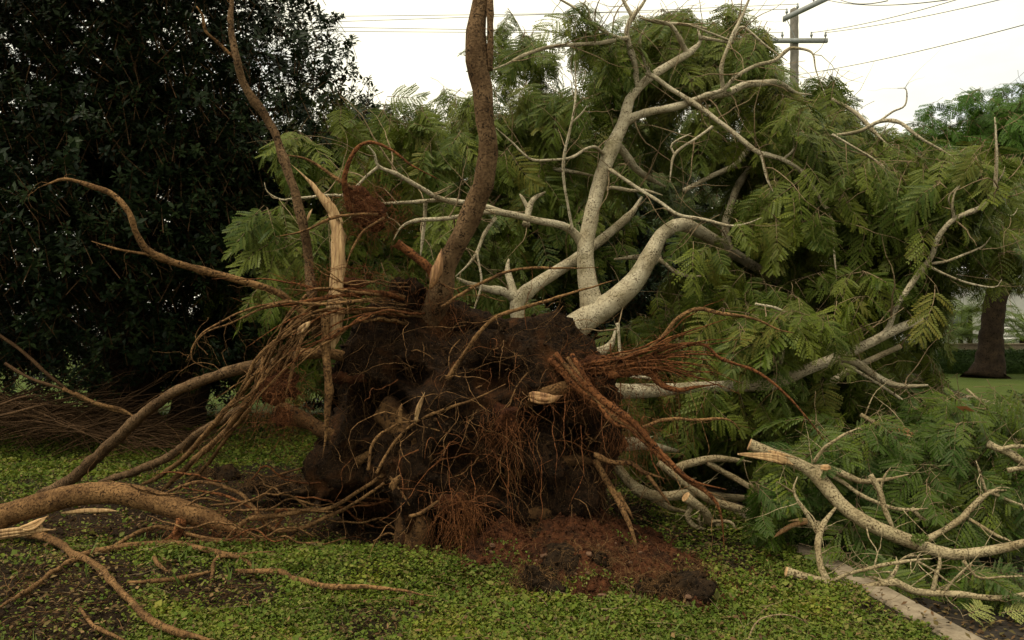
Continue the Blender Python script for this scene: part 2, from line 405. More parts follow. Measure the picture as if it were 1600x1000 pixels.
# ------------------------------------------------------------------ ground, road, kerb
def kerb_x(y):
    y = np.asarray(y, float); yy = np.clip(y, 0, 42)
    base = 2.2 - .12 * (yy - 4.7) + .014 * np.maximum(yy - 5, 0) ** 2
    return base + np.where(y > 42, (y - 42) * .916, np.where(y < 0, y * -.12, 0))
ROADW = 8.0
def pxy(x, y): return 800 + F * x / y, HOR + CAMZ * F / y
def bare_mask(x, y):
    """0..1: bare torn soil (left foreground, round the pit) instead of ground cover"""
    x = np.asarray(x, float); y = np.asarray(y, float); ys = np.maximum(y, .5)
    px = 800 + F * x / ys; py = HOR + CAMZ * F / ys
    q = np.stack([x, y, 0 * x], -1).reshape(-1, 3)
    n = fbm(q, 2.2, 4).reshape(x.shape); n2 = fbm(q, .9, 3, 8).reshape(x.shape)
    def ell(cx, cy, rx, ry): return 1 - np.sqrt(((px - cx) / rx) ** 2 + ((py - cy) / ry) ** 2)
    e = np.maximum.reduce([ell(300, 800, 330, 62), ell(90, 930, 190, 85) * .9, ell(330, 915, 110, 45) * .9, ell(720, 800, 300, 80), ell(915, 868, 165, 50), ell(1020, 905, 90, 36), ell(420, 770, 120, 40)])
    worn = np.clip((fbm(q, 1.7, 4, 71).reshape(x.shape) - .24) * 5, 0, .75)
    return np.maximum(np.clip(.5 + 2.0 * (e - .02) + 1.1 * n + .3 * n2, 0, 1) * (e > -.35), worn)
def ground_h(x, y):
    x = np.asarray(x, float); y = np.asarray(y, float)
    q = np.stack([x, y, 0 * x], -1).reshape(-1, 3)
    near = np.clip((16 - y) / 4, 0, 1)
    h = (.045 * fbm(q, .8, 3) + .02 * fbm(q, 4, 3, 3)).reshape(x.shape)
    b = bare_mask(x, y); h = h + b * (.035 * fbm(q, 7, 4, 6).reshape(x.shape) - .01)
    ys = np.maximum(y, .5); px = 800 + F * x / ys; py = HOR + CAMZ * F / ys
    pit = np.clip(1 - ((px - 430) / 120) ** 2 - ((py - 785) / 42) ** 2, 0, 1)
    h = h - .22 * pit
    return h * near

def build_ground():
    us = np.concatenate([-np.geomspace(700, 9, 24), np.arange(-8.9, -.3, .055), np.array([-.28, -.2, -.12, -.06, -.005, .0, .11, .12, .4, 1.2, 3, 5, 7, ROADW - .12, ROADW - .11, ROADW + .02, ROADW + .3, ROADW + 1, ROADW + 2.5]), ROADW + np.geomspace(4, 900, 26)])
    ys = np.concatenate([-np.geomspace(60, 1, 8), np.arange(0, 3.2, .4), np.arange(3.3, 12, .055), np.arange(12, 30, .5), np.geomspace(30.5, 1500, 40)])
    U, Y = np.meshgrid(us, ys, indexing='ij'); X = kerb_x(Y) + U
    Z = ground_h(X, Y) * np.clip(-U / .5, 0, 1); Z = np.where((U >= .115) & (U <= ROADW - .115), -.30, Z); Z = np.where(U > ROADW - .115, .0, Z)
    n, k = U.shape; i, j = np.meshgrid(np.arange(n - 1), np.arange(k - 1), indexing='ij')
    q = np.stack([i * k + j, (i + 1) * k + j, (i + 1) * k + j + 1, i * k + j + 1], -1).reshape(-1, 4)
    mb = MB(); mb.add(np.stack([X, Y, Z], -1), q); me = mb.mesh('ground')
    at = me.attributes.new('bare', 'FLOAT', 'POINT'); at.data.foreach_set('value', bare_mask(X, Y).ravel().astype(np.float32))
    tag(link('ground', me, M['ground']), kind='structure')
    ys = np.concatenate([np.arange(-6, 60, .5), np.geomspace(61, 300, 20)])
    mb = MB(); u = np.array([.10, 1, 3, 5, 7, ROADW - .1]); U, Y = np.meshgrid(u, ys, indexing='ij'); X = kerb_x(Y) + U
    n, k = U.shape; i, j = np.meshgrid(np.arange(n - 1), np.arange(k - 1), indexing='ij')
    q = np.stack([i * k + j, (i + 1) * k + j, (i + 1) * k + j + 1, i * k + j + 1], -1).reshape(-1, 4)
    mb.add(np.stack([X, Y, 0 * X - .13], -1), q); tag(mb.build('road', M['asphalt']), kind='structure')
build_ground()

def kerb_line(name, u0, u1, y0, y1, step, ztop):
    root = empty(name, (float(kerb_x(y0)), y0, 0)); root['kind'] = 'structure'
    y = y0
    while y < y1:
        mb = MB(); ya, yb = y + .006, y + step - .006; rows = np.linspace(ya, yb, 6); V = []; z = ztop + random.uniform(-.004, .004)
        prof = [(u0, -.28), (u0, z - .02), (u0 + .018, z), (u1 - .03, z), (u1 - .006, z - .014), (u1, z - .035), (u1 + .02, -.28)]
        for r in rows:
            for (u, zz) in prof: V.append((float(kerb_x(r)) + u, r, zz))
        m_ = len(prof); q = [(a * m_ + b, (a + 1) * m_ + b, (a + 1) * m_ + b + 1, a * m_ + b + 1) for a in range(5) for b in range(m_ - 1)]
        tr = [(0, b, b + 1) for b in range(1, m_ - 1)] + [(5 * m_, 5 * m_ + b + 1, 5 * m_ + b) for b in range(1, m_ - 1)]
        mb.add(V, q, tr); mb.build('kerb_stone', M['kerb'], root, False); y += step
kerb_line('kerb', -.002, .185, 2.1, 12.0, 1.15, .022)
kerb_line('kerb', ROADW - .19, ROADW + .01, 12, 32, 2.0, .03)

def xy_in_view(n, d0, d1, pw):
    """random lawn points in front of the camera, denser nearby"""
    d = (d0 ** (1 - pw) + RNG.random(n) * (d1 ** (1 - pw) - d0 ** (1 - pw))) ** (1 / (1 - pw))
    x = (RNG.random(n) * 1.9 - .95) * d
    return x, d
def build_cover():
    mb = MB()
    x, y = xy_in_view(700000, 3.85, 15.5, 1.35)
    b = bare_mask(x, y); u = x - kerb_x(y)
    q = np.stack([x, y, 0 * x], 1); dn = fbm(q, 1.4, 3, 11)
    keep = (u < -.02 + .06 * vnoise(q, 9)) & (RNG.random(len(x)) > np.clip(b * 1.15 - .06, 0, .93)) & (RNG.random(len(x)) < .86 + .6 * dn)
    ball = ((x + .37) / 1.15) ** 2 + ((y - 6.5) / .55) ** 2 < 1
    keep &= ~ball
    x, y = x[keep], y[keep]; n = len(x); q = q[keep]
    s = .0155 * (y / 4.5) ** .6 * np.exp(RNG.normal(0, .28, n)); s *= np.where(RNG.random(n) < .05, 1.7, 1)
    hmp = np.clip(.5 + .9 * fbm(q, 2.6, 3, 2), 0, 1.3)
    hump = np.exp(-(((x + 1.05) / .5) ** 2 + ((y - 5.35) / .3) ** 2)) * .13
    z = ground_h(x, y) + RNG.random(n) ** 1.4 * (.014 + .05 * hmp) + hump * RNG.random(n)
    leaves(mb, np.stack([x, y, z], 1), RNG.random(n) * 6.283, RNG.normal(.15, .42, n), RNG.normal(0, .4, n), s * 1.25, s * .95)
    tag(mb.build('ground_cover', M['cover'], None, False), kind='stuff')
    mb = MB(); x, y = xy_in_view(7000, 4, 14, 1.3); q = np.stack([x, y, 0 * x], 1)
    k = (x - kerb_x(y) < -.05) & (bare_mask(x, y) < .75) & (vnoise(q, 1.2, 4) > -.1); x, y = x[k], y[k]; n = len(x)
    leaves(mb, np.stack([x, y, ground_h(x, y)], 1), RNG.random(n) * 6.283, RNG.normal(1.0, .3, n), RNG.normal(0, .3, n), .05 + .07 * RNG.random(n), np.full(n, .006), 0, .05)
    # stray broad-bladed seedlings
    for px, py, h in ((78, 0, 0),) and ((135, 878, .17), (140, 905, .1), (375, 885, .12), (300, 905, .10), (362, 905, .12), (355, 915, .1), (280, 918, .12), (285, 915, .1), (395, 900, .10), (560, 925, .07), (490, 930, .07), (170, 985, .08), (600, 915, .06)):
        for k in range(2):
            g = G(px + random.uniform(-5, 5), py); 
            leaves(mb, np.array([[g.x, g.y, .0]]), RNG.random(1) * 6.283, np.array([1.15 - .25 * k]), RNG.random(1), np.array([h * 1.2]), np.array([.018]))
    tag(mb.build('grass', M['blade'], None, False), kind='stuff')
    mb = MB(); n = 9000; y = 3.8 + RNG.random(n) ** 1.3 * 7; u = .2 + RNG.random(n) ** 1.2 * 3.2; x = kerb_x(y) + u
    leaves(mb, np.stack([x, y, -.128 + RNG.random(n) * .02], 1), RNG.random(n) * 6.283, RNG.normal(0, .25, n), RNG.normal(0, .4, n), .02 + .035 * RNG.random(n), .012 + .02 * RNG.random(n))
    x, y = xy_in_view(14000, 3.9, 10, 1.35); k = (x - kerb_x(y) < .15) & (RNG.random(14000) < .3 + .7 * bare_mask(x, y)); x, y = x[k], y[k]; n = len(x)
    leaves(mb, np.stack([x, y, ground_h(x, y) + .02 + .04 * RNG.random(n)], 1), RNG.random(n) * 6.283, RNG.normal(0, .4, n), RNG.normal(0, .4, n), .02 + .03 * RNG.random(n), .008 + .02 * RNG.random(n))
    tag(mb.build('leaf_litter', M['litter'], None, False), kind='stuff')
build_cover()

# ------------------------------------------------------------------ fronds (bipinnate leaves) and foliage
def frond_mesh(name, mat, seed, pairs=7, lf=7, wilt=0.0):
    """feathery leaf of unit length along +X: rachis, pinnae, two rows of leaflets on each pinna"""
    g = np.random.default_rng(seed); mb = MB()
    cv = .12 + .45 * wilt + g.uniform(0, .15); sw = g.uniform(-.12, .12)
    def rach(t): return np.array([t * (1 - .15 * wilt * t), sw * t * t + .03 * math.sin(5 * t + seed), -cv * t * t])
    rows = [(*rach(t), .011 * (1 - .7 * t)) for t in np.linspace(0, 1, 6)]
    tube(mb, np.array(rows), 3, 0, 0, 0, False, False, 1)
    pos = []; X = []; Y = []; L = []; W = []
    for k in range(pairs):
        t = .2 + .8 * k / (pairs - 1)
        for sgn in (-1, 1):
            if g.random() < .07: continue
            b = rach(t); ln = (.24 + .22 * math.sin(math.pi * min(1, .15 + t * .85))) * g.uniform(.8, 1.1)
            ang = (1.15 - .55 * t) + g.normal(0, .12); drop = g.uniform(.05, .45) + wilt * g.uniform(.2, .9)
            d0 = np.array([math.cos(ang), sgn * math.sin(ang), 0]); nrm = np.array([g.normal(0, .2), -sgn * g.uniform(-.2, .5), 1]); 
            s = np.arange(lf); u = (s + .6) / lf
            c = b + d0 * (u * ln)[:, None] + np.array([0, 0, -1]) * (drop * ln * u ** 2)[:, None]
            dd = d0 + np.array([0, 0, -1]) * (2 * drop * u)[:, None]; dd /= np.linalg.norm(dd, axis=1)[:, None]
            side = np.cross(nrm, dd); side /= np.linalg.norm(side, axis=1)[:, None]
            for q in (-1, 1):
                dirl = dd * .55 + side * q; dirl /= np.linalg.norm(dirl, axis=1)[:, None]
                dirl[:, 2] -= g.uniform(0, .3); pos.append(c); X.append(dirl); Y.append(dd)
                sz = (.080 * (1 - .6 * np.abs(u - .45))) * g.uniform(.8, 1.15, lf); L.append(sz); W.append(np.full(lf, ln / lf * 1.0))
    pos, X, Y, L, W = map(np.concatenate, (pos, X, Y, L, W)); Lc = L[:, None]; Wc = W[:, None]
    V = np.stack([pos - Y * Wc * .42, pos + X * Lc * .82 - Y * Wc * .5, pos + X * Lc + Y * Wc * .22, pos + Y * Wc * .46 + X * Lc * .3], 1).reshape(-1, 3)
    mb.add(V, np.arange(len(V)).reshape(-1, 4)); me = mb.mesh(name); me.materials.append(mat); me.materials.append(M['twig'])
    return me

def scatter_nodes(name, protos):
    """geometry nodes: one of the given sprays at every vertex, turned and scaled by its attributes"""
    ng = bpy.data.node_groups.new(name, 'GeometryNodeTree')
    ng.interface.new_socket('Geometry', in_out='INPUT', socket_type='NodeSocketGeometry'); ng.interface.new_socket('Geometry', in_out='OUTPUT', socket_type='NodeSocketGeometry')
    N = ng.nodes; Lk = ng.links
    gi = N.new('NodeGroupInput'); go = N.new('NodeGroupOutput'); iop = N.new('GeometryNodeInstanceOnPoints')
    g2i = N.new('GeometryNodeGeometryToInstance')
    for o in reversed(protos):
        oi = N.new('GeometryNodeObjectInfo'); oi.inputs['Object'].default_value = o; oi.transform_space = 'ORIGINAL'
        Lk.new(oi.outputs['Geometry'], g2i.inputs[0])
    def attr(n, ty):
        a = N.new('GeometryNodeInputNamedAttribute'); a.data_type = ty; a.inputs['Name'].default_value = n; return a.outputs['Attribute']
    Lk.new(gi.outputs[0], iop.inputs['Points']); Lk.new(g2i.outputs[0], iop.inputs['Instance']); iop.inputs['Pick Instance'].default_value = True
    Lk.new(attr('rot', 'FLOAT_VECTOR'), iop.inputs['Rotation']); Lk.new(attr('scl', 'FLOAT'), iop.inputs['Scale']); Lk.new(attr('pick', 'INT'), iop.inputs['Instance Index'])
    Lk.new(iop.outputs[0], go.inputs[0]); return ng
def scatter(name, items, protos, parent):
    """items: (pos, euler, scale, pick)"""
    me = bpy.data.meshes.new(name); n = len(items); me.vertices.add(n)
    me.vertices.foreach_set('co', np.array([i[0] for i in items], np.float32).ravel())
    a = me.attributes.new('rot', 'FLOAT_VECTOR', 'POINT'); a.data.foreach_set('vector', np.array([tuple(i[1]) for i in items], np.float32).ravel())
    a = me.attributes.new('scl', 'FLOAT', 'POINT'); a.data.foreach_set('value', np.array([i[2] for i in items], np.float32))
    a = me.attributes.new('pick', 'INT', 'POINT'); a.data.foreach_set('value', np.array([i[3] % len(protos) for i in items], np.int32))
    me.update(); o = link(name, me, None, parent, False); o['kind'] = 'stuff'
    md = o.modifiers.new('scatter', 'NODES'); md.node_group = scatter_nodes(name + '_nodes', protos); return o

def frame_euler(d, up):
    X = Vector(d).normalized(); Z = Vector(up); Z = (Z - X * Z.dot(X)); 
    if Z.length < 1e-4: Z = X.orthogonal()
    Z.normalize(); Y = Z.cross(X); return Matrix((X, Y, Z)).transposed().to_euler()

def twig_sprays(specs, twigmb, size=(.30, .46), droop=.7, per=(4, 7), tl=(.3, .75), trad=.004):
    """specs: centre points; every one gets a twig with fronds along its outer half. Returns frond items"""
    items = []
    for c in specs:
        c = np.array(c); az = random.uniform(0, 6.283); el = random.gauss(-.1, .45); L = random.uniform(*tl)
        d = np.array([math.cos(az) * math.cos(el), math.sin(az) * math.cos(el), math.sin(el)])
        rows = []; p = c - d * L * .5; dd = d.copy()
        for k in range(6):
            rows.append((*p, trad * (1.1 - .16 * k))); dd = dd + RNG.normal(0, .16, 3) - np.array([0, 0, .1]); dd /= np.linalg.norm(dd); p = p + dd * L / 5
        rows = np.array(rows); tube(twigmb, rows, 3, 0, 0, 0, False, False)
        n = random.randint(*per)
        for k in range(n):
            t = .35 + .65 * (k + random.random() * .6) / n; f = min(4.99, t * 5); i0 = int(f); q = rows[i0, :3] * (1 - f + i0) + rows[i0 + 1, :3] * (f - i0)
            a2 = random.uniform(0, 6.283); o = np.array([math.cos(a2), math.sin(a2), 0.]) * .8 + dd * .45
            o[2] -= abs(random.gauss(droop, .4)); 
            up = (random.gauss(-.1, .5), random.gauss(-.75, .55), 1)
            items.append((q, frame_euler(o, up), random.uniform(*size) * random.choice((1, 1, 1, .75, .6)), random.randrange(420)))
    return items

SKY = np.array([(1188, -60), (1205, 40), (1225, 105), (1290, 105), (1340, 150), (1400, 200), (1500, 215), (1700, 225)])
def limb_depth(keys):
    m = np.full((200, 320), np.inf)
    for key in keys:
        for a in ALLPATHS.get(key, []):
            for x, y, z, r in a:
                rp = F * r / y
                if rp < 3.8: continue
                px = 800 + F * x / y; py = HOR - F * (z - CAMZ) / y; k = int(rp / 5 + .55); i = int(py / 5); j = int(px / 5)
                if 0 <= i < 200 and 0 <= j < 320: sl_ = m[max(0, i - k):i + k + 1, max(0, j - k):j + k + 1]; np.minimum(sl_, y, out=sl_)
    return m
def clear_gaps(items, keys=()):
    """the crown leaves the sky at the upper right, the view of the far lawn and most of the thick limbs open"""
    o = []; mk = limb_depth(keys)
    for it in items:
        Mx = it[1].to_matrix(); bad = False; hit = 0
        for q in ((.3, 0, -.02), (.6, 0, -.08), (.95, 0, -.2), (.6, .25, -.1), (.6, -.25, -.1), (.85, .18, -.18), (.85, -.18, -.18), (.4, .25, -.06), (.4, -.25, -.06), (1.0, 0, -.3)):
            p = np.array(it[0]) + np.array(Mx @ Vector(q)) * it[2]; px = 800 + F * p[0] / p[1]; py = HOR - F * (p[2] - CAMZ) / p[1]
            if px > 1188 and py < np.interp(px, SKY[:, 0], SKY[:, 1]): bad = True
            if px > 1492 and 462 < py < 612: bad = True
            if 965 < px < 1165 and 722 < py < 850 and p[1] < 8: bad = True
            i = int(py / 5); j = int(px / 5)
            if 0 <= i < 200 and 0 <= j < 320 and np.isfinite(mk[i, j]) and p[1] < mk[i, j]: hit += 1
        if bad or (hit > 1 and random.random() < .96) or (hit == 1 and random.random() < .7): continue
        o.append(it)
    return o

def in_ellipse(cx, cy, rx, ry, d0, d1, n, edge=None):
    o = []
    while len(o) < n:
        a = random.uniform(0, 6.283); r = math.sqrt(random.random()); px = cx + rx * r * math.cos(a); py = cy + ry * r * math.sin(a)
        o.append(P(px, py, random.uniform(d0, d1)))
    return o

def place_fronds(items, meshes, root, nmax, foliage_name='foliage'):
    """the fronds that show largest are objects of their own, the rest one scattered mass"""
    def vis(i):
        p = i[0]; px = 800 + F * p[0] / p[1]; py = HOR - F * (p[2] - CAMZ) / p[1]
        return (0 if -30 < px < 1630 and -30 < py < 1030 else 50) + p[1] / i[2] * .3
    items = sorted(items, key=vis); protos = []
    for k, it in enumerate(items[:nmax]):
        nm = len(meshes); o = bpy.data.objects.new('frond', meshes[k if k < nm else it[3] % nm]); COL.objects.link(o)
        o.parent = root; o.location = Vector(it[0]) - root.location; o.rotation_euler = it[1]; o.scale = (it[2],) * 3
        if k < nm: protos.append(o)
    if len(items) > nmax: scatter(foliage_name, items[nmax:], protos, root)

# ------------------------------------------------------------------ the fallen tree
tree = empty('fallen_tree', G(730, 868), 'uprooted tree lying on its side, root plate facing the viewer and leafy pale limbs behind', 'fallen tree')
FT = 'fallen'
for c in [
    # pale limbs: (px, py, radius, depth)
    [(800, 590, 40, 6.8), (850, 560, 34, 6.9), (895, 515, 29, 7.0), (940, 482, 27, 7.05), (985, 447, 25, 7.1), (1013, 405, 22, 7.15), (1035, 367, 20, 7.2), (1066, 351, 20, 7.3), (1100, 366, 19, 7.5), (1140, 392, 17, 7.7), (1185, 420, 14, 7.9), (1240, 455, 11, 8.1), (1290, 500, 8, 8.3)],
    [(927, 485, 22, 7.08), (918, 440, 19, 7.1), (914, 400, 18, 7.12), (920, 355, 17, 7.2), (933, 300, 16, 7.3), (952, 240, 15, 7.4), (974, 192, 14, 7.5), (984, 155, 11.5, 7.55), (1010, 125, 10, 7.6), (1045, 102, 9, 7.7), (1080, 80, 8, 7.8), (1095, 62, 6, 7.9), (1090, 45, 4.5, 7.9)],
    [(972, 195, 12, 7.52), (990, 183, 10, 7.48), (1020, 174, 9, 7.45), (1060, 166, 9, 7.4), (1085, 158, 9, 7.4), (1110, 150, 9.5, 7.4), (1140, 144, 8.5, 7.4), (1160, 133, 8.5, 7.4), (1190, 130, 8, 7.4), (1217, 130, 7, 7.5), (1243, 145, 5, 7.6), (1268, 148, 3.5, 7.7)],
    [(1075, 160, 6, 7.34), (1100, 150, 5.5, 7.3), (1130, 140, 5, 7.25), (1150, 120, 4.5, 7.2), (1180, 103, 4.5, 7.2), (1210, 95, 4.5, 7.2), (1228, 80, 4.5, 7.2), (1240, 75, 3.5, 7.2), (1268, 82, 2.5, 7.1), (1275, 110, 2, 7.1), (1290, 150, 1.5, 7.1)],
    [(1130, 140, 5, 7.26), (1127, 105, 4.5, 7.2), (1137, 75, 4.5, 7.2), (1145, 55, 5, 7.2), (1158, 28, 4, 7.2), (1170, 0, 4, 7.2), (1180, -25, 3, 7.2)],
    [(1145, 60, 3.5, 7.2), (1160, 42, 3, 7.2), (1195, 70, 2.5, 7.2), (1230, 95, 2, 7.2)],
    [(995, 137, 7, 7.56), (993, 105, 6.5, 7.5), (984, 75, 6.5, 7.45), (979, 50, 6.5, 7.4), (988, 27, 6, 7.4), (1003, 8, 5, 7.4), (1017, -15, 4, 7.4)],
    [(990, 30, 5, 7.4), (978, 8, 4.5, 7.4), (966, -15, 4, 7.4)],
    [(980, 60, 5.5, 7.4), (962, 62, 5, 7.36), (940, 67, 5, 7.3), (900, 70, 4.5, 7.2), (860, 73, 4.5, 7.1), (820, 86, 4.2, 7.0), (790, 101, 3.6, 6.9), (765, 110, 3, 6.85)],
    [(968, 60, 4, 7.38), (945, 50, 3.6, 7.3), (923, 35, 3.4, 7.25), (903, 16, 3, 7.2), (880, 2, 3, 7.2), (855, -10, 2.5, 7.1)],
    [(922, 34, 2.6, 7.25), (918, 12, 2.4, 7.2), (905, 2, 2, 7.2)],
    [(1015, 115, 5, 7.55), (1003, 85, 3.5, 7.5), (1000, 60, 3, 7.45), (1010, 40, 2, 7.4)],
    [(1012, 115, 5.5, 7.5), (1025, 122, 5.5, 7.42), (1050, 140, 5.5, 7.4), (1090, 165, 5.5, 7.3), (1130, 195, 5.8, 7.2), (1180, 235, 6, 7.1), (1200, 242, 5.5, 7.05), (1225, 250, 5, 7.0), (1255, 270, 4.5, 7.0), (1275, 300, 4, 6.95), (1292, 325, 3.6, 6.9), (1320, 325, 2.6, 6.9), (1345, 340, 2, 6.9)],
    [(1288, 322, 3.2, 6.9), (1300, 345, 2.6, 6.9), (1303, 390, 2.5, 6.85), (1308, 440, 2, 6.8)],
    [(1225, 248, 2.6, 7.0), (1240, 232, 2.6, 6.98), (1237, 205, 2.2, 6.95), (1232, 190, 2, 6.95), (1215, 183, 1.5, 6.95)],
    [(1190, 243, 3.4, 7.05), (1197, 275, 3, 7.0), (1208, 300, 2.5, 6.95)],
    [(1113, 198, 3.5, 7.24), (1085, 218, 3.4, 7.2), (1055, 240, 3.4, 7.2), (1048, 270, 3, 7.2), (1047, 285, 2.5, 7.2)],
    [(1054, 242, 2.6, 7.2), (1050, 225, 2.4, 7.2), (1080, 208, 2, 7.15)],
    [(1104, 45, 3, 7.85), (1070, 38, 3.5, 7.8), (1030, 35, 4, 7.7), (1000, 28, 4, 7.5)],
    [(1073, 82, 5.5, 7.78), (1062, 60, 5, 7.7), (1048, 40, 4.5, 7.65), (1020, 30, 4, 7.6)],
    [(1093, 58, 4.5, 7.88), (1115, 62, 4, 7.8), (1145, 66, 3, 7.8), (1075, 38, 3, 7.7)],
    [(950, 225, 9, 7.5), (967, 228, 9, 7.6), (990, 260, 8.5, 7.8), (1015, 279, 8, 8.0), (1040, 292, 6, 8.1)],
    [(942, 240, 4.5, 7.35), (930, 230, 3.8, 7.2), (915, 233, 3.5, 7.1), (893, 246, 3.5, 7.0), (860, 250, 3.2, 6.95), (828, 248, 3, 6.9), (800, 222, 2.8, 6.85), (775, 200, 2.2, 6.8)],
    [(948, 262, 5, 7.35), (958, 268, 4.2, 7.25), (990, 290, 4, 7.2), (1030, 315, 4, 7.1), (1060, 335, 4, 7.0), (1100, 343, 4, 6.95), (1140, 353, 4, 6.9), (1165, 350, 3, 6.9), (1190, 340, 2, 6.9)],
    [(937, 300, 5, 7.35), (955, 293, 4.5, 7.3), (985, 298, 4.5, 7.3), (1010, 298, 4.2, 7.3), (1035, 305, 3.5, 7.3)],
    [(912, 385, 11, 7.18), (898, 365, 9.5, 7.15), (880, 353, 9, 7.1), (840, 345, 8, 7.0), (790, 333, 7.5, 6.9), (755, 331, 6, 6.8), (700, 341, 5, 6.7), (650, 345, 5, 6.6), (627, 355, 4, 6.55), (615, 375, 3, 6.5)],
    [(800, 336, 6, 6.95), (770, 326, 6, 6.9), (740, 318, 6, 6.9), (690, 311, 6, 6.8), (660, 295, 5.5, 6.7), (620, 272, 5, 6.6), (592, 260, 4.8, 6.55), (585, 240, 4.5, 6.5), (575, 228, 4, 6.45)],
    [(592, 260, 4, 6.56), (573, 275, 3.6, 6.55), (555, 293, 3.4, 6.5), (530, 306, 3, 6.45)],
    [(690, 312, 5, 6.82), (640, 316, 4.2, 6.8), (580, 317, 3.8, 6.8), (530, 305, 3.4, 6.8), (465, 310, 3, 6.8), (440, 312, 2.8, 6.8), (418, 300, 2.4, 6.8), (413, 285, 2, 6.8)],
    [(895, 360, 4, 7.0), (887, 318, 3.6, 6.95), (880, 275, 3.6, 6.9), (883, 235, 3.6, 6.85), (893, 192, 3.2, 6.8), (899, 150, 2.8, 6.8), (899, 95, 2.2, 6.8)],
    [(893, 192, 2.4, 6.8), (908, 178, 2.2, 6.78), (917, 165, 1.8, 6.75)],
    [(774, 340, 4.5, 6.85), (757, 365, 4.5, 6.8), (745, 395, 4, 6.75), (730, 415, 3.5, 6.7), (712, 432, 3.2, 6.7)],
    [(745, 395, 3, 6.74), (752, 440, 2.6, 6.7), (742, 480, 2.4, 6.7), (735, 500, 2, 6.7)],
    [(665, 312, 5, 6.9), (663, 350, 5, 6.95), (657, 400, 4, 6.95)],
    [(805, 540, 15, 6.95), (810, 500, 14, 7.02), (808, 472, 15, 7.08), (835, 447, 13.5, 7.2), (870, 424, 12, 7.3), (902, 403, 11, 7.5), (950, 366, 9, 7.8), (985, 335, 8, 8.0), (1003, 308, 7, 8.1)],
    [(808, 478, 11, 7.1), (800, 450, 9.5, 7.15), (793, 422, 7.5, 7.25), (795, 405, 6, 7.3)],
    [(808, 468, 11, 7.08), (788, 456, 9.5, 7.05), (765, 452, 8.5, 7.0), (735, 444, 7, 6.9), (714, 434, 5, 6.85)],
    [(822, 352, 8, 7.4), (827, 325, 7, 7.5), (835, 310, 6, 7.5), (852, 300, 4.5, 7.6)],
    [(827, 330, 6, 7.5), (818, 312, 5, 7.5), (812, 303, 4, 7.5)],
    [(840, 262, 3.6, 7.9), (880, 266, 4.5, 7.9), (930, 275, 4.5, 7.9)],
    [(840, 625, 20, 6.65), (920, 613, 18, 6.7), (1000, 611, 15, 6.75), (1080, 606, 11, 6.8), (1150, 603, 12, 6.8), (1210, 599, 12, 6.8), (1255, 580, 11, 6.75), (1310, 557, 10, 6.7), (1350, 540, 10, 6.65), (1400, 515, 9, 6.6), (1440, 499, 8, 6.55)],
    [(1300, 562, 9, 6.72), (1320, 562, 9.5, 6.7), (1340, 568, 9, 6.7), (1372, 590, 8, 6.65), (1405, 603, 7, 6.6), (1450, 602, 5.5, 6.55)],
    [(1372, 530, 8, 6.62), (1388, 513, 6.5, 6.6), (1400, 482, 6.2, 6.55), (1430, 435, 6.2, 6.5), (1455, 402, 6.2, 6.45), (1465, 372, 6, 6.4), (1490, 343, 5.8, 6.35), (1530, 325, 5.5, 6.3), (1553, 300, 5, 6.25), (1557, 255, 4, 6.2), (1556, 205, 3.6, 6.2), (1554, 183, 3, 6.2)],
    [(1300, 597, 8, 6.95), (1330, 577, 8, 6.85), (1365, 560, 7, 6.8), (1407, 541, 6, 6.7)],
    [(1310, 567, 4.5, 6.7), (1335, 578, 4.2, 6.68), (1370, 598, 3.8, 6.65), (1410, 625, 3.5, 6.6), (1440, 650, 3, 6.55)],
    [(1456, 412, 3.6, 6.45), (1480, 408, 3.4, 6.4), (1510, 396, 3, 6.4), (1535, 385, 2.4, 6.4), (1548, 370, 2, 6.35)],
    [(1450, 415, 3.4, 6.45), (1475, 428, 3, 6.4), (1510, 441, 2.6, 6.4), (1553, 449, 2.2, 6.4), (1565, 437, 1.8, 6.4)],
    [(1491, 343, 3.6, 6.35), (1488, 322, 3, 6.3), (1492, 300, 2.6, 6.3), (1505, 285, 2, 6.3)],
    [(1490, 330, 2.6, 6.34), (1482, 310, 2.4, 6.3), (1497, 290, 1.8, 6.3)],
    [(1544, 316, 2.6, 6.28), (1560, 330, 2.4, 6.3), (1582, 337, 2, 6.3), (1590, 325, 1.5, 6.3)],
    [(1557, 285, 2, 6.24), (1567, 272, 1.8, 6.22), (1570, 260, 1.4, 6.2)],
    [(1440, 318, 2, 6.6), (1480, 328, 2.4, 6.5), (1505, 335, 2, 6.4)],
    [(850, 690, 18, 6.6), (930, 695, 15, 6.7), (1000, 694, 11, 6.8), (1060, 705, 8, 6.9)],
    [(905, 682, 5, 6.5), (940, 688, 5, 6.55), (985, 692, 4.5, 6.55), (1020, 682, 3, 6.6)],
    [(890, 572, 11, 6.78), (920, 556, 12, 6.85), (948, 545, 11, 6.9), (958, 530, 7.5, 6.95), (962, 512, 5, 7.0)],
    [(965, 505, 4, 6.9), (975, 580, 3.4, 6.8), (1010, 590, 4.5, 6.7), (1040, 600, 3, 6.7)],
    [(1140, 392, 10, 7.7), (1134, 355, 9, 7.8), (1147, 305, 9, 7.9), (1160, 280, 8, 8), (1185, 240, 6, 8.1)],
    [(1068, 298, 5, 7.6), (1110, 276, 5.5, 7.6), (1148, 258, 6.2, 7.7), (1168, 236, 7, 7.8), (1190, 215, 5, 7.9)],
    [(1180, 275, 5, 8.1), (1215, 282, 6, 8.0), (1260, 290, 5, 8.0)],
    [(1280, 215, 4, 7.6), (1340, 206, 4.2, 7.3), (1375, 190, 4.5, 7.2), (1405, 192, 4.2, 7.1), (1440, 217, 3.6, 7.0), (1490, 248, 2.6, 7.0), (1508, 280, 2, 7.0)],
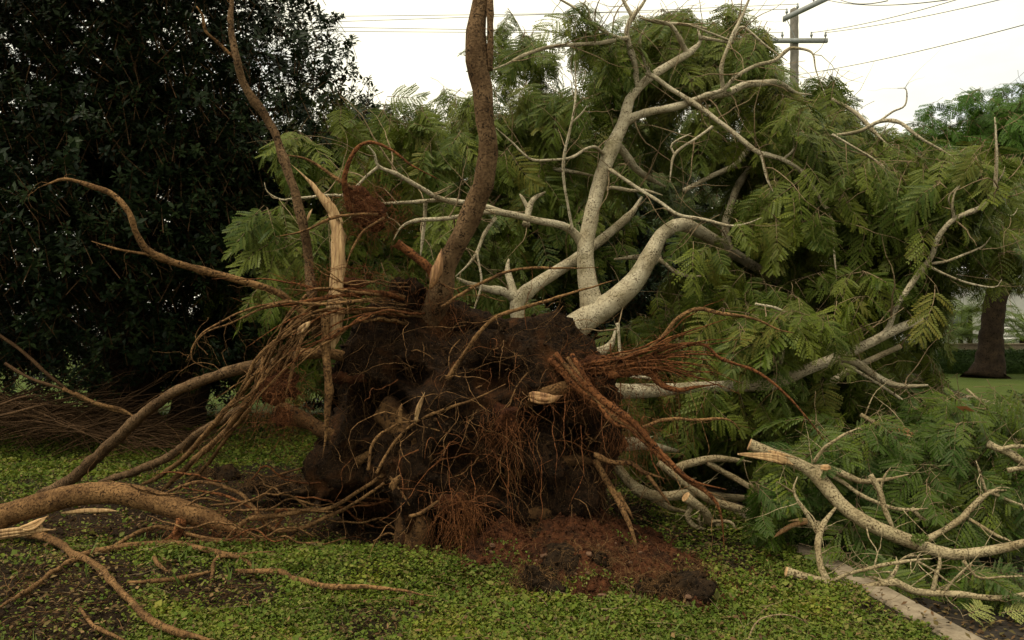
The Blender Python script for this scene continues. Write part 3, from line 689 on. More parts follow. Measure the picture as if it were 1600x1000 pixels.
    [(1300, 155, 4.5, 7.8), (1335, 175, 5, 7.7), (1365, 205, 5, 7.6), (1385, 225, 3.5, 7.5)],
    [(1373, 190, 2.6, 7.2), (1395, 175, 2.4, 7.15), (1414, 165, 2, 7.1), (1416, 140, 1.6, 7.1), (1402, 138, 1.4, 7.1)],
    [(1180, 475, 3, 6.5), (1215, 482, 3.6, 6.5), (1245, 500, 3.4, 6.5), (1275, 515, 2.6, 6.5), (1295, 510, 2, 6.5)],
    [(1215, 590, 4.5, 6.6), (1222, 560, 4.2, 6.5), (1230, 525, 3.4, 6.5)],
    [(1000, 425, 8, 7.6), (1030, 400, 6, 7.8), (960, 405, 6, 7.6)],
    [(1030, 405, 5, 7.5), (1062, 428, 5, 7.4), (1100, 432, 4, 7.3)],
    [(1300, 210, 3, 7.0), (1380, 260, 2.6, 6.9), (1400, 300, 2, 6.8)],
]:
    limb('limb', c, M['pale'], tree, store=FT, rs=(.84, .52) if c[0][2] > 25 else (.74, .66) if c[0][2] > 19 and c[0][1] < 500 else .78 if c[0][2] > 14 else .66, cutmat=M['cut'], sawn='b' if c[-1][:2] in ((1440, 499), (1407, 541)) else None)

# the root plate: soil still held by the roots
BC = P(722, 685, 6.45)
def plate(u):
    e = 2.9; nrm = (np.abs(u) ** e).sum(1) ** (1 / e)
    v = u / nrm[:, None] * np.array([1.17, .62, .95])
    w = v + np.array(BC)
    d = .19 * fbm(w, 1.7, 2) + .17 * fbm(w, 4.5, 3, 4) + .09 * np.abs(fbm(w, 10, 3, 7)) + .035 * fbm(w, 34, 2, 9)
    rim = np.clip(np.maximum(np.abs(u[:, 0]), np.abs(u[:, 2])) - .55, 0, 1) * 2; d = d + rim * (.13 * fbm(w, 6, 3, 51) + .05 * fbm(w, 18, 2, 53))
    w = w + u * d[:, None]
    px = 800 + F * w[:, 0] / w[:, 1]; py = HOR - F * (w[:, 2] - CAMZ) / w[:, 1]
    def hole(cx, cy, rx, ry, dep):
        k = np.clip(1 - ((px - cx) / rx) ** 2 - ((py - cy) / ry) ** 2, 0, 1); w[:, 1] += dep * k * (u[:, 1] < .3)
    hole(590, 640, 60, 45, .5); hole(640, 590, 40, 25, .3); hole(770, 590, 45, 30, .3); hole(850, 650, 40, 30, .35); hole(700, 720, 35, 30, .3); hole(800, 760, 50, 30, .3); hole(900, 700, 30, 40, .3); hole(560, 825, 70, 70, .7); hole(710, 850, 45, 60, .6); hole(820, 850, 120, 28, .4); hole(500, 620, 45, 90, .45)
    # upper right shoulder slopes down
    sl = np.clip((px - 880) / 90, 0, 1) * np.clip((560 - py) / 80, 0, 1); w[:, 2] -= .32 * sl
    sl = np.clip((560 - px) / 60, 0, 1) * np.clip((600 - py) / 100, 0, 1); w[:, 2] -= .25 * sl; w[:, 0] += .1 * sl
    w[:, 2] = np.maximum(w[:, 2], -.06)
    return w
po = ico('root_plate', 6, plate, M['soil'], tree)
_v = np.zeros(len(po.data.vertices) * 3, np.float32); po.data.vertices.foreach_get('co', _v); PV = _v.reshape(-1, 3).astype(float)
PV = PV[PV[:, 1] < 6.5]; PPX = 800 + F * PV[:, 0] / PV[:, 1]; PPY = HOR - F * (PV[:, 2] - CAMZ) / PV[:, 1]
PD_MAP = np.full((100, 160), np.inf)
for _x, _y, _d in zip((PPX / 10).astype(int), (PPY / 10).astype(int), PV[:, 1]):
    if 0 <= _x < 160 and 0 <= _y < 100: PD_MAP[_y, _x] = min(PD_MAP[_y, _x], _d)
def surf(px, py):
    x = np.clip((np.asarray(px) / 10).astype(int), 0, 159); y = np.clip((np.asarray(py) / 10).astype(int), 0, 99); return PD_MAP[y, x]



# roots torn out of the ground (brown)
ROOTS = [
    ('root', [(640, 560, 20, 6.4), (672, 500, 24, 6.25), (690, 450, 22, 6.12), (697, 415, 21, 6.05), (712, 383, 21, 6.0), (735, 340, 22, 5.95), (754, 290, 23, 5.9), (763, 240, 21, 5.85), (757, 190, 19, 5.8), (752, 140, 20, 5.8), (745, 95, 22, 5.8), (744, 50, 21, 5.8), (750, 0, 17, 5.8), (753, -70, 16, 5.8)], 'root'),
    ('root', [(765, 110, 6, 5.78), (767, 60, 7, 5.76), (766, 0, 7, 5.75), (764, -60, 7, 5.75)], 'root'),
    ('root', [(495, 520, 9, 6.05), (488, 470, 10, 6.0), (484, 420, 10, 6.0), (475, 360, 10, 5.95), (460, 300, 9.5, 5.9), (440, 240, 9, 5.9), (420, 190, 8.5, 5.9), (385, 140, 8, 5.85), (368, 90, 7.5, 5.8), (360, 40, 7, 5.8), (362, -25, 7, 5.8)], 'root'),
    ('root', [(363, 88, 3.2, 5.82), (340, 65, 3.2, 5.8), (322, 48, 3, 5.75), (317, 25, 3, 5.7), (307, 10, 3, 5.7)], 'tanroot'),
    ('root', [(490, 500, 7, 6.0), (455, 472, 7, 5.95), (430, 456, 7, 5.9), (370, 436, 7, 5.8), (300, 418, 7, 5.7), (240, 398, 7, 5.6), (216, 370, 6, 5.55), (202, 335, 6, 5.5), (178, 306, 6, 5.5), (140, 290, 5.5, 5.5), (100, 280, 5, 5.5), (68, 290, 4, 5.5)], 'tanroot'),
    ('root', [(242, 399, 3.4, 5.6), (190, 391, 2.8, 5.55), (143, 377, 2, 5.5)], 'tanroot'),
    ('root', [(470, 553, 10, 6.0), (515, 553, 11, 6.0), (560, 560, 12, 6.1), (610, 570, 10, 6.25)], 'tanroot'),
    ('root', [(508, 490, 8, 5.68), (509, 540, 9, 5.68), (514, 590, 9, 5.66), (511, 640, 7, 5.66), (508, 680, 4, 5.66), (504, 715, 1.5, 5.66)], 'tanroot'),
    ('root', [(470, 555, 9, 6.0), (410, 570, 10, 5.95), (360, 581, 11, 6.0), (300, 601, 11, 6.2), (250, 627, 11, 6.5), (200, 670, 11, 6.9), (150, 715, 12, 7.4), (105, 752, 12, 7.7), (60, 770, 10, 7.9)], 'root'),
    ('root', [(430, 600, 8, 6.0), (400, 620, 8, 6.2), (358, 650, 8, 6.4), (314, 675, 8.5, 6.8), (270, 710, 9, 7.3), (215, 735, 8, 7.8), (155, 753, 6, 8.3)], 'root'),
    ('root', [(430, 545, 5, 5.8), (405, 580, 5, 5.8), (370, 620, 5.2, 5.9), (340, 655, 5.4, 6.1), (295, 708, 5.4, 6.5), (255, 740, 5, 6.9), (215, 760, 4, 7.4)], 'tanroot'),
    ('root', [(445, 540, 4, 5.7), (405, 600, 5, 5.7), (378, 640, 6, 5.8), (345, 682, 6, 6.1), (310, 712, 6, 6.4), (285, 737, 6, 6.8), (250, 770, 6, 7.1)], 'tanroot'),
    ('root', [(390, 640, 4, 5.9), (350, 690, 4, 6.1), (320, 730, 4, 6.5), (280, 765, 4, 6.9)], 'tanroot'),
    ('root', [(800, 640, 14, 6.0), (835, 620, 13, 5.85), (870, 608, 14, 5.8), (900, 598, 13, 5.8)], 'tanroot'),
    ('root', [(860, 560, 8, 5.85), (905, 605, 10, 5.72), (932, 632, 10, 5.65), (968, 655, 9, 5.6), (1003, 682, 8, 5.55), (1030, 712, 7, 5.5), (1070, 745, 6, 5.45), (1110, 775, 4.5, 5.4), (1125, 802, 3, 5.4), (1132, 860, 1.6, 5.4)], 'redroot'),
    ('root', [(915, 600, 9, 5.66), (945, 628, 8, 5.6), (985, 655, 7, 5.55), (1015, 690, 6, 5.5), (1060, 735, 5, 5.45), (1090, 755, 4, 5.4), (1135, 765, 2.5, 5.4)], 'redroot'),
    ('root', [(930, 575, 7, 5.8), (975, 556, 6, 5.75), (1010, 548, 5, 5.7), (1035, 528, 4.4, 5.65), (1060, 497, 4.2, 5.6), (1093, 482, 4.2, 5.6), (1130, 490, 3.6, 5.55), (1180, 499, 3, 5.5), (1215, 515, 2.6, 5.5), (1240, 520, 2, 5.5)], 'tanroot'),
    ('root', [(940, 580, 6, 5.75), (1000, 560, 4.4, 5.7), (1050, 541, 3.6, 5.65), (1098, 538, 3.4, 5.6), (1125, 560, 3, 5.6), (1180, 580, 3, 5.55), (1225, 612, 2.6, 5.5), (1265, 660, 2, 5.5), (1290, 690, 1.4, 5.5)], 'redroot'),
    ('root', [(950, 585, 8, 5.72), (1010, 578, 9, 5.68), (1035, 602, 7, 5.65), (1062, 610, 5, 5.6), (1090, 605, 3.6, 5.6), (1125, 600, 2.4, 5.6)], 'redroot'),
    ('root', [(945, 560, 5, 5.72), (1010, 560, 4, 5.7), (1060, 555, 3, 5.7), (1115, 555, 2.4, 5.7), (1150, 575, 1.6, 5.7)], 'redroot'),
    ('root', [(1005, 668, 4, 5.55), (1045, 655, 3.8, 5.5), (1100, 656, 3.4, 5.45), (1140, 657, 3, 5.4), (1156, 672, 1.6, 5.4)], 'tanroot'),
    ('root', [(930, 710, 5, 5.8), (955, 722, 5, 5.7), (985, 724, 5, 5.65), (1005, 738, 4.6, 5.6), (1038, 748, 3.6, 5.55)], 'tanroot'),
    ('root', [(1012, 742, 4, 5.6), (1032, 768, 3.4, 5.55), (1048, 790, 2.4, 5.5)], 'tanroot'),
    ('root', [(930, 720, 6, 5.95), (958, 768, 6, 5.8), (975, 800, 6, 5.68), (988, 830, 5, 5.6), (998, 862, 4, 5.52)], 'tanroot'),
    ('root', [(966, 770, 4, 5.75), (980, 795, 4, 5.7), (990, 812, 3, 5.68)], 'tanroot'),
    ('root', [(620, 380, 8, 6.15), (650, 402, 9, 6.15), (672, 422, 10, 6.15), (690, 470, 12, 6.2)], 'redroot'),
    ('root', [(700, 592, 5, 5.75), (730, 545, 4.4, 5.7), (770, 500, 4, 5.65), (830, 478, 3.6, 5.6), (900, 455, 3.2, 5.55), (963, 437, 2, 5.5)], 'tanroot'),
    ('root', [(690, 480, 3.4, 5.9), (745, 445, 3.4, 5.85), (805, 420, 3, 5.8), (870, 419, 2.6, 5.75), (935, 418, 1.6, 5.7)], 'tanroot'),
    ('root', [(547, 330, 6, 5.95), (540, 300, 6, 5.9), (540, 270, 5, 5.85), (555, 235, 4, 5.8), (575, 222, 3.4, 5.8), (605, 230, 3, 5.8), (650, 262, 2.4, 5.8), (685, 280, 1.6, 5.8)], 'redroot'),
    ('root', [(560, 300, 3.6, 5.95), (520, 275, 3.6, 5.95), (480, 250, 3, 5.95), (440, 241, 2.4, 5.9)], 'tanroot'),
    ('root', [(590, 335, 3, 5.8), (560, 335, 3.4, 5.75), (520, 340, 3.4, 5.7), (480, 360, 2.8, 5.7), (432, 370, 1.8, 5.7)], 'tanroot'),
    ('root', [(600, 340, 3, 5.75), (570, 360, 2.8, 5.7), (548, 395, 2.4, 5.7), (540, 420, 1.8, 5.7)], 'tanroot'),
    ('root', [(650, 470, 6, 6.3), (590, 458, 5, 5.85), (540, 462, 4.6, 5.7), (480, 470, 4, 5.65), (420, 480, 3.2, 5.6), (380, 495, 2.4, 5.6)], 'redroot'),
    ('root', [(640, 460, 4, 6.3), (560, 470, 4, 5.65), (500, 475, 3.4, 5.6), (440, 472, 2.8, 5.55), (360, 505, 2, 5.5), (318, 522, 1.5, 5.5), (290, 565, 1.2, 5.5)], 'tanroot'),
    ('root', [(450, 470, 2.6, 5.7), (400, 480, 2.4, 5.6), (350, 500, 2.2, 5.55), (312, 525, 2, 5.5), (300, 560, 1.8, 5.5), (335, 580, 1.4, 5.6)], 'tanroot'),
    ('root', [(478, 512, 4, 5.65), (466, 545, 4, 5.6), (455, 590, 3.4, 5.6), (445, 620, 2.6, 5.6)], 'tanroot'),
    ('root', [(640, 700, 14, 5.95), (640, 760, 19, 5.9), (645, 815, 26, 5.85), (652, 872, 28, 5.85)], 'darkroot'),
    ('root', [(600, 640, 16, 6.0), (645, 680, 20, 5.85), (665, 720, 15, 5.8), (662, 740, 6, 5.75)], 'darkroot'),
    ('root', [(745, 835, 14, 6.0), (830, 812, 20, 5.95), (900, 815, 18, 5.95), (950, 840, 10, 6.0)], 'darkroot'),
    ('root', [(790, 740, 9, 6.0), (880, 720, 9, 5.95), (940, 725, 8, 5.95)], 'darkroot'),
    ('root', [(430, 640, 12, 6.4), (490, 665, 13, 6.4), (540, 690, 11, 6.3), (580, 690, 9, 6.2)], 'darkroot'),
    ('root', [(560, 720, 8, 6.0), (610, 690, 10, 5.95)], 'tanroot'),
    ('root', [(588, 740, 3, 5.7), (610, 700, 3.4, 5.75), (640, 668, 3.4, 5.75), (690, 640, 3, 5.7), (740, 625, 2.4, 5.65), (790, 600, 1.8, 5.6)], 'tanroot'),
    ('root', [(575, 735, 3, 5.7), (585, 690, 3, 5.75), (620, 665, 2.6, 5.75), (660, 655, 2, 5.7)], 'tanroot'),
    ('root', [(730, 870, 8, 5.75), (742, 835, 7, 5.7), (730, 800, 6, 5.68), (712, 770, 6, 5.7)], 'redroot'),
    ('root', [(640, 807, 3, 5.5), (662, 800, 4, 5.55), (685, 782, 4, 5.6)], 'tanroot'),
    ('root', [(610, 745, 3, 5.75), (640, 790, 3, 5.7)], 'tanroot'),
    # the tangle between the root plate and the arched root
    ('root', [(598, 742, 3.4, 5.75), (560, 768, 4, 5.85), (535, 785, 4.6, 5.95), (505, 797, 4.8, 6.0), (480, 797, 4.8, 6.05), (440, 804, 4.8, 6.1), (410, 808, 6, 6.1), (390, 810, 7, 6.1), (372, 822, 7.5, 6.05), (352, 845, 6.5, 6.0)], 'tanroot'),
    ('root', [(600, 755, 3, 5.75), (560, 782, 3.6, 5.85), (520, 803, 4.2, 5.95), (480, 822, 4.4, 6.0), (440, 830, 4.2, 6.05), (418, 818, 4, 6.1), (395, 792, 4, 6.2), (370, 768, 4, 6.3), (320, 753, 4, 6.4), (285, 760, 4, 6.5), (255, 772, 4, 6.6)], 'tanroot'),
    ('root', [(430, 800, 3, 6.1), (450, 797, 3, 6.1), (420, 830, 2.6, 6.1), (400, 800, 3, 6.2), (350, 775, 3, 6.3), (285, 762, 2.6, 6.4)], 'redroot'),
    ('root', [(330, 790, 2.4, 6.3), (400, 780, 2.6, 6.2), (430, 760, 2.4, 6.2), (470, 751, 1.6, 6.2)], 'tanroot'),
    ('root', [(520, 800, 2, 5.9), (450, 795, 2.6, 6.1), (380, 798, 2.4, 6.2), (330, 797, 2, 6.3)], 'tanroot'),
    ('root', [(250, 852, 6, 5.95), (272, 835, 6, 6.0), (280, 810, 7, 6.05)], 'redroot'),
]
for nm, c, mk in ROOTS:
    m = {'root': M['root'], 'tanroot': M['tanroot'], 'redroot': M['redroot']}.get(mk)
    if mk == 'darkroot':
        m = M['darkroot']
    limb(nm, c, m, tree, rough=.12 if mk != 'darkroot' else .34, wob=.7, store='roots', front=max(q[2] for q in c) < 9, rs=.75 if c[0][0] == 640 and c[0][1] == 560 else 1.0 if mk == 'darkroot' else .76)

sr = MB()
for pth in ALLPATHS['roots']:
    for k in range(max(2, len(pth) // 4)):
        i = random.randrange(len(pth)); r = pth[i, 3]
        if pth[i, 2] > 1.9 and random.random() < .7: continue
        strands(sr, [pth[i, :3]], [RNG.normal(0, 1, 3) + np.array([0, -.3, -.1])], [random.uniform(.08, .5)], [min(r * .4, random.uniform(.0012, .004))], .5, .5, 9, 3)
tag(sr.build('side_rootlets', M['tanroot'], tree), kind='stuff')

# clumps of fine reddish roots with soil in them
def tuft_core(px, py, rx, ry, d, mat=None, seed=0):
    rx, ry = rx * .78, ry * .78; c = np.array(P(px, py, d)); s = np.array([rx * d / F, .5 * (rx + ry) * d / F * .8, ry * d / F])
    def fn(u):
        w = c + u * s; return w + u * (s.min() * (.8 * fbm(w, 8, 3, seed) + .6 * fbm(w, 22, 3, seed + 2)))[:, None]
    return ico('soil_clump', 4, fn, mat or M['hairsoil'], tree)
for a in ((578, 338, 34, 30, 6.0), (560, 305, 20, 16, 6.0), (440, 605, 33, 38, 5.75), (440, 650, 18, 22, 5.75), (960, 572, 62, 20, 5.85), (905, 585, 34, 26, 5.85), (790, 652, 26, 26, 5.78), (705, 785, 36, 28, 5.75), (740, 510, 70, 22, 6.3), (850, 525, 46, 26, 6.3), (545, 445, 40, 16, 6.0), (640, 455, 40, 26, 6.2), (560, 590, 60, 14, 6.05), (700, 575, 30, 22, 5.95)):
    tuft_core(*a, mat=M['soil'] if a[0] in (740, 850, 640, 700) else None, seed=a[0] * .1)

def fib(n, px, py, spread, d, length, rad, bias, grav, wig, mb, dj=.15):
    st = []
    for _ in range(n):
        x_ = px + random.gauss(0, spread[0]); y_ = py + random.gauss(0, spread[1]); z_ = float(surf(x_, y_)); e_ = d + random.uniform(-dj, dj)
        st.append(P(x_, y_, min(e_, z_ + .02) if z_ < 50 else e_))
    di = [np.array(bias) + RNG.normal(0, .75, 3) for _ in range(n)]
    strands(mb, st, di, [random.uniform(*length) for _ in range(n)], [random.uniform(*rad) for _ in range(n)], grav, wig)
hair = MB(); hair2 = MB()
for a in (
    (160, 560, 305, (20, 14), 5.9, (.05, .25), (.0008, .002), (0, -.4, .2), .3, .9),
    (420, 578, 338, (26, 22), 5.9, (.06, .3), (.001, .0025), (0, -.4, .2), .3, .9),
    (220, 550, 440, (45, 14), 5.9, (.1, .5), (.001, .0025), (-.3, -.3, -.2), .8, .7),
    (420, 440, 620, (22, 34), 5.66, (.08, .35), (.001, .0022), (0, -.4, -.4), .9, .9),
    (220, 970, 572, (55, 16), 5.75, (.12, .55), (.001, .0028), (.7, -.4, .1), .35, .7),
    (110, 905, 590, (30, 22), 5.75, (.1, .45), (.001, .0028), (.2, -.5, -.2), .7, .8),
    (140, 790, 660, (22, 22), 5.7, (.15, .55), (.001, .0025), (0, -.5, -.5), .9, .55),
    (130, 715, 790, (24, 20), 5.65, (.15, .55), (.001, .0025), (.2, -.5, -.5), 1.2, .5),
    (60, 730, 800, (10, 12), 5.62, (.3, .55), (.002, .004), (.25, -.2, -.8), 1.2, .25),
    (420, 710, 660, (120, 100), 5.95, (.08, .5), (.0008, .002), (-.1, -.8, -.2), .8, .7),
    (200, 860, 690, (60, 80), 5.95, (.1, .5), (.0008, .002), (.1, -.6, -.5), 1.2, .6),
    (160, 930, 740, (22, 60), 5.95, (.1, .4), (.0008, .002), (.3, -.4, -.7), 1.2, .6),
    (200, 710, 540, (100, 30), 6.0, (.1, .5), (.0008, .002), (0, -.7, .1), .4, .8),
    (80, 880, 530, (40, 20), 6.0, (.1, .4), (.0008, .002), (.3, -.5, .3), .3, .8),
    (70, 690, 480, (25, 25), 6.05, (.1, .4), (.0008, .002), (.3, -.4, -.2), .8, .7),
    (200, 545, 650, (40, 70), 5.95, (.1, .4), (.0008, .002), (-.3, -.6, -.4), 1.0, .7),
    (160, 985, 665, (34, 22), 5.55, (.1, .4), (.001, .002), (.3, -.2, -.8), 1.1, .6),
    (60, 1000, 640, (40, 20), 5.6, (.15, .4), (.001, .002), (.1, -.1, -1), 1.4, .4)):
    fib(*a, hair2 if a[1] in (710, 860, 930, 545, 880) else hair)
tag(hair.build('root_hair', M['redroot'], tree), kind='stuff'); tag(hair2.build('root_hair', M['darkroot'], tree), kind='stuff')
# longer wandering roots over the plate, each its own object
for k in range(130):
    px = random.gauss(740, 120); py = random.gauss(660, 95); d = min(5.95, float(surf(px, py)))
    ang = random.uniform(0, 6.283); mb = MB()
    strands(mb, [P(px, py, d)], [np.array([math.cos(ang), -.45, math.sin(ang) - .2])], [random.uniform(.4, 1.0)], [random.choice((.002, .003, .004, .006))], .5, .5, 14, 5)
    mb.build('root', M['tanroot'] if k % 3 else M['redroot'], tree)
# bundle of slim roots sweeping down at the left
for k in range(24):
    a = random.gauss(0, .8); b = random.gauss(0, .8); w = random.choice((.7, .9, 1.1, 1.6, 2.2)); j = lambda q: random.gauss(0, q)
    c = [(505 + 18 * b, 478 + 22 * a, 2 * w, 5.85 + j(.05)), (462 + 20 * a + j(8), 520 + j(10), 2 * w, 5.72 + j(.07)), (425 + 22 * a + j(6), 565 + j(8), 1.8 * w, 5.68 + j(.08)), (402 + 20 * a + j(8), 610 + 14 * b, 1.5 * w, 5.68 + j(.08)), (375 + 34 * b + j(12), 650 + 34 * a, .9 * w, 5.72 + j(.1))][:random.choice((4, 5, 5))]
    limb('root', c, M['tanroot'], tree, rough=0, wob=2.0)
for k in range(20):
    a = random.gauss(0, 1); b = random.gauss(0, 1); w = random.choice((.5, .7, .9, 1.2, 1.6))
    c = [(650 + 20 * a, 482 + 14 * b, 2.4 * w, 6.3), (570 + 26 * a, 476 + 14 * b, 2.2 * w, 5.75), (505 + 30 * a, 488 + 26 * b + random.gauss(0, 10), 1.9 * w, 5.65), (440 + 40 * a, 505 + 46 * b, 1.1 * w, 5.55)]
    limb('root', c, M['redroot'] if k % 2 else M['tanroot'], tree, rough=0, wob=2.0)
for k in range(24):
    a = random.gauss(0, .8); b = random.gauss(0, .8)
    c = [(930 + 20 * a, 575 + 14 * b, 3, 5.75), (1000 + 20 * a, 565 + 20 * b, 2.2, 5.65), (1060 + 25 * a, 555 + 45 * b, 1.8, 5.6), (1110 + 45 * a, 560 + 75 * b, 1.1, 5.55)]
    limb('root', c, M['redroot'], tree, rough=0, wob=2.0)
for k in range(9):
    a = random.uniform(-1, 1); b = random.uniform(-1, 1)
    c = [(880 + 22 * b, 570 + 18 * a, 5, 5.8), (915 + 9 * b, 612 + 12 * a, 5, 5.66), (965 + 9 * a, 652 + 11 * b, 4.4, 5.58), (1003 + 9 * b, 684 + 8 * a, 3.6, 5.53), (1032 + 12 * a, 716 + 12 * b, 2.6, 5.5), (1060 + 22 * a, 745 + 18 * b, 1.4, 5.46)]
    limb('root', c[:random.choice((4, 5, 6))], M['redroot'] if k % 3 else M['tanroot'], tree, rough=.12, wob=1.0)
for k in range(24):
    x0 = random.uniform(300, 600); y0 = random.uniform(742, 850); a = random.gauss(0, .35) + random.choice((0, math.pi)); L = random.uniform(60, 190); d0 = 6.35 - (y0 - 740) / 110 * .5
    x1 = x0 + L * math.cos(a); y1 = min(862, max(738, y0 + L * .7 * math.sin(a))); u = random.uniform(-18, 10)
    c = [(x0, y0, 1.6, d0), (x0 * .65 + x1 * .35, y0 * .65 + y1 * .35 + u, 2.4, d0 - .05), (x0 * .3 + x1 * .7, y0 * .3 + y1 * .7 + random.uniform(-8, 8), 2.2, d0 - .05), (x1, y1, 1.2, 6.35 - (y1 - 740) / 110 * .5)]
    limb('root', c, M['tanroot'] if k % 3 else M['redroot'], tree, rough=.1, wob=2.4)
for px, y0, y1 in ((790, 665, 838), (847, 740, 838), (700, 720, 832), (742, 745, 835), (865, 660, 770), (880, 640, 730), (905, 690, 800), (940, 650, 720)):
    limb('root', [(px + random.uniform(-8, 8), y0 - 25, .9, 5.75), (px + 2, (y0 + y1) / 2, .8, 5.45), (px + random.uniform(-20, 12), y1, .6, 5.42)], M['redroot'], tree, rough=0, wob=2.0)

def shard(name, ctrl, mat, parent, flat=.35, face=(0, -1, 0), strips=6):
    """split wood: a bundle of ragged flat splinters of unequal length; rows (px,py,half width px,depth)"""
    base = path_px(fill_depth(ctrl), .02); mb = MB(); N_ = len(base); f = np.array(face, float)
    for sidx in range(strips):
        a0 = 0 if sidx < 2 else int(random.uniform(0, .22) * N_); a1 = N_ if sidx == 0 else max(a0 + 4, int(random.uniform(.62, 1.0) * N_)); rows = base[a0:a1]
        if len(rows) < 3: rows = base
        p = rows[:, :3].copy(); w = rows[:, 3]
        tg = np.gradient(p, axis=0); tg /= np.linalg.norm(tg, axis=1)[:, None]
        sd_ = np.cross(tg, f); sd_ /= np.linalg.norm(sd_, axis=1)[:, None]; nn = np.cross(sd_, tg); n = len(p)
        u = 0 if sidx == 0 else random.uniform(-.72, .72); ws = .8 if sidx == 0 else random.uniform(.2, .42); s0 = random.random() * 30
        e = np.linspace(0, 1, n); end = np.clip((1 - e) * 5, .05, 1) * np.clip(.45 + e * 6, 0, 1)
        p += sd_ * (u * w)[:, None] + nn * (flat * w * random.uniform(-.1, .5) * (sidx > 0))[:, None]
        prof = [(-1, 0), (-.4, .7), (.35, .55), (1, 0), (.3, -.6), (-.5, -.6)]; m = len(prof); V = np.zeros((n, m, 3))
        for k, (a, b) in enumerate(prof):
            j = (1 + .35 * vnoise(p, 18, s0 + k * 3)) * ws * end
            V[:, k] = p + sd_ * (a * w * j)[:, None] + nn * (b * max(flat, .3) * w * j)[:, None]
        q = [(a * m + b, a * m + (b + 1) % m, (a + 1) * m + (b + 1) % m, (a + 1) * m + b) for a in range(n - 1) for b in range(m)]
        tr = [(0, b + 1, b) for b in range(1, m - 1)] + [((n - 1) * m, (n - 1) * m + b, (n - 1) * m + b + 1) for b in range(1, m - 1)]
        mb.add(V, q, tr)
    return mb.build(name, mat, parent, False)
shard('split_stake', [(520, 545, 10, 5.75), (522, 505, 17, 5.76), (526, 450, 13, 5.78), (529, 400, 13, 5.8), (528, 360, 12, 5.82), (520, 330, 10, 5.84), (503, 308, 7, 5.84), (480, 280, 5, 5.84), (452, 254, 2, 5.84)], M['split'], tree, .6)
shard('splinter', [(528, 345, 4, 5.8), (520, 322, 3, 5.8), (510, 303, .8, 5.8)], M['split'], tree)
shard('splinter', [(535, 350, 3, 5.8), (527, 330, 2, 5.8), (522, 318, .6, 5.8)], M['split'], tree)
shard('broken_stub', [(672, 452, 4, 5.93), (678, 438, 8, 5.9), (683, 420, 9, 5.89), (687, 403, 6, 5.9), (690, 388, 2, 5.93)], M['wound'], tree, .5, strips=11)
shard('splinter', [(648, 660, 4, 5.68), (655, 635, 4, 5.66), (664, 612, 1, 5.64)], M['split'], tree)
shard('splinter', [(624, 668, 4, 5.72), (626, 640, 3.4, 5.7), (628, 630, 2, 5.7)], M['tanroot'], tree)
shard('splinter', [(826, 620, 8, 5.7), (842, 623, 11, 5.67), (860, 624, 8, 5.65), (880, 617, 3, 5.65)], M['wound'], tree, .5, strips=10)
shard('splinter', [(612, 765, 6, 5.72), (620, 750, 6, 5.7), (628, 740, 3, 5.7)], M['tanroot'], tree, .6)
shard('broken_stub', [(464, 522, 3, 5.6), (472, 515, 7, 5.58), (478, 509, 6, 5.58), (485, 502, 3, 5.58)], M['split'], tree, .4, strips=4)
shard('splinter', [(480, 345, 2.5, 5.9), (484, 333, 2.5, 5.9), (488, 326, 1, 5.9)], M['split'], tree)

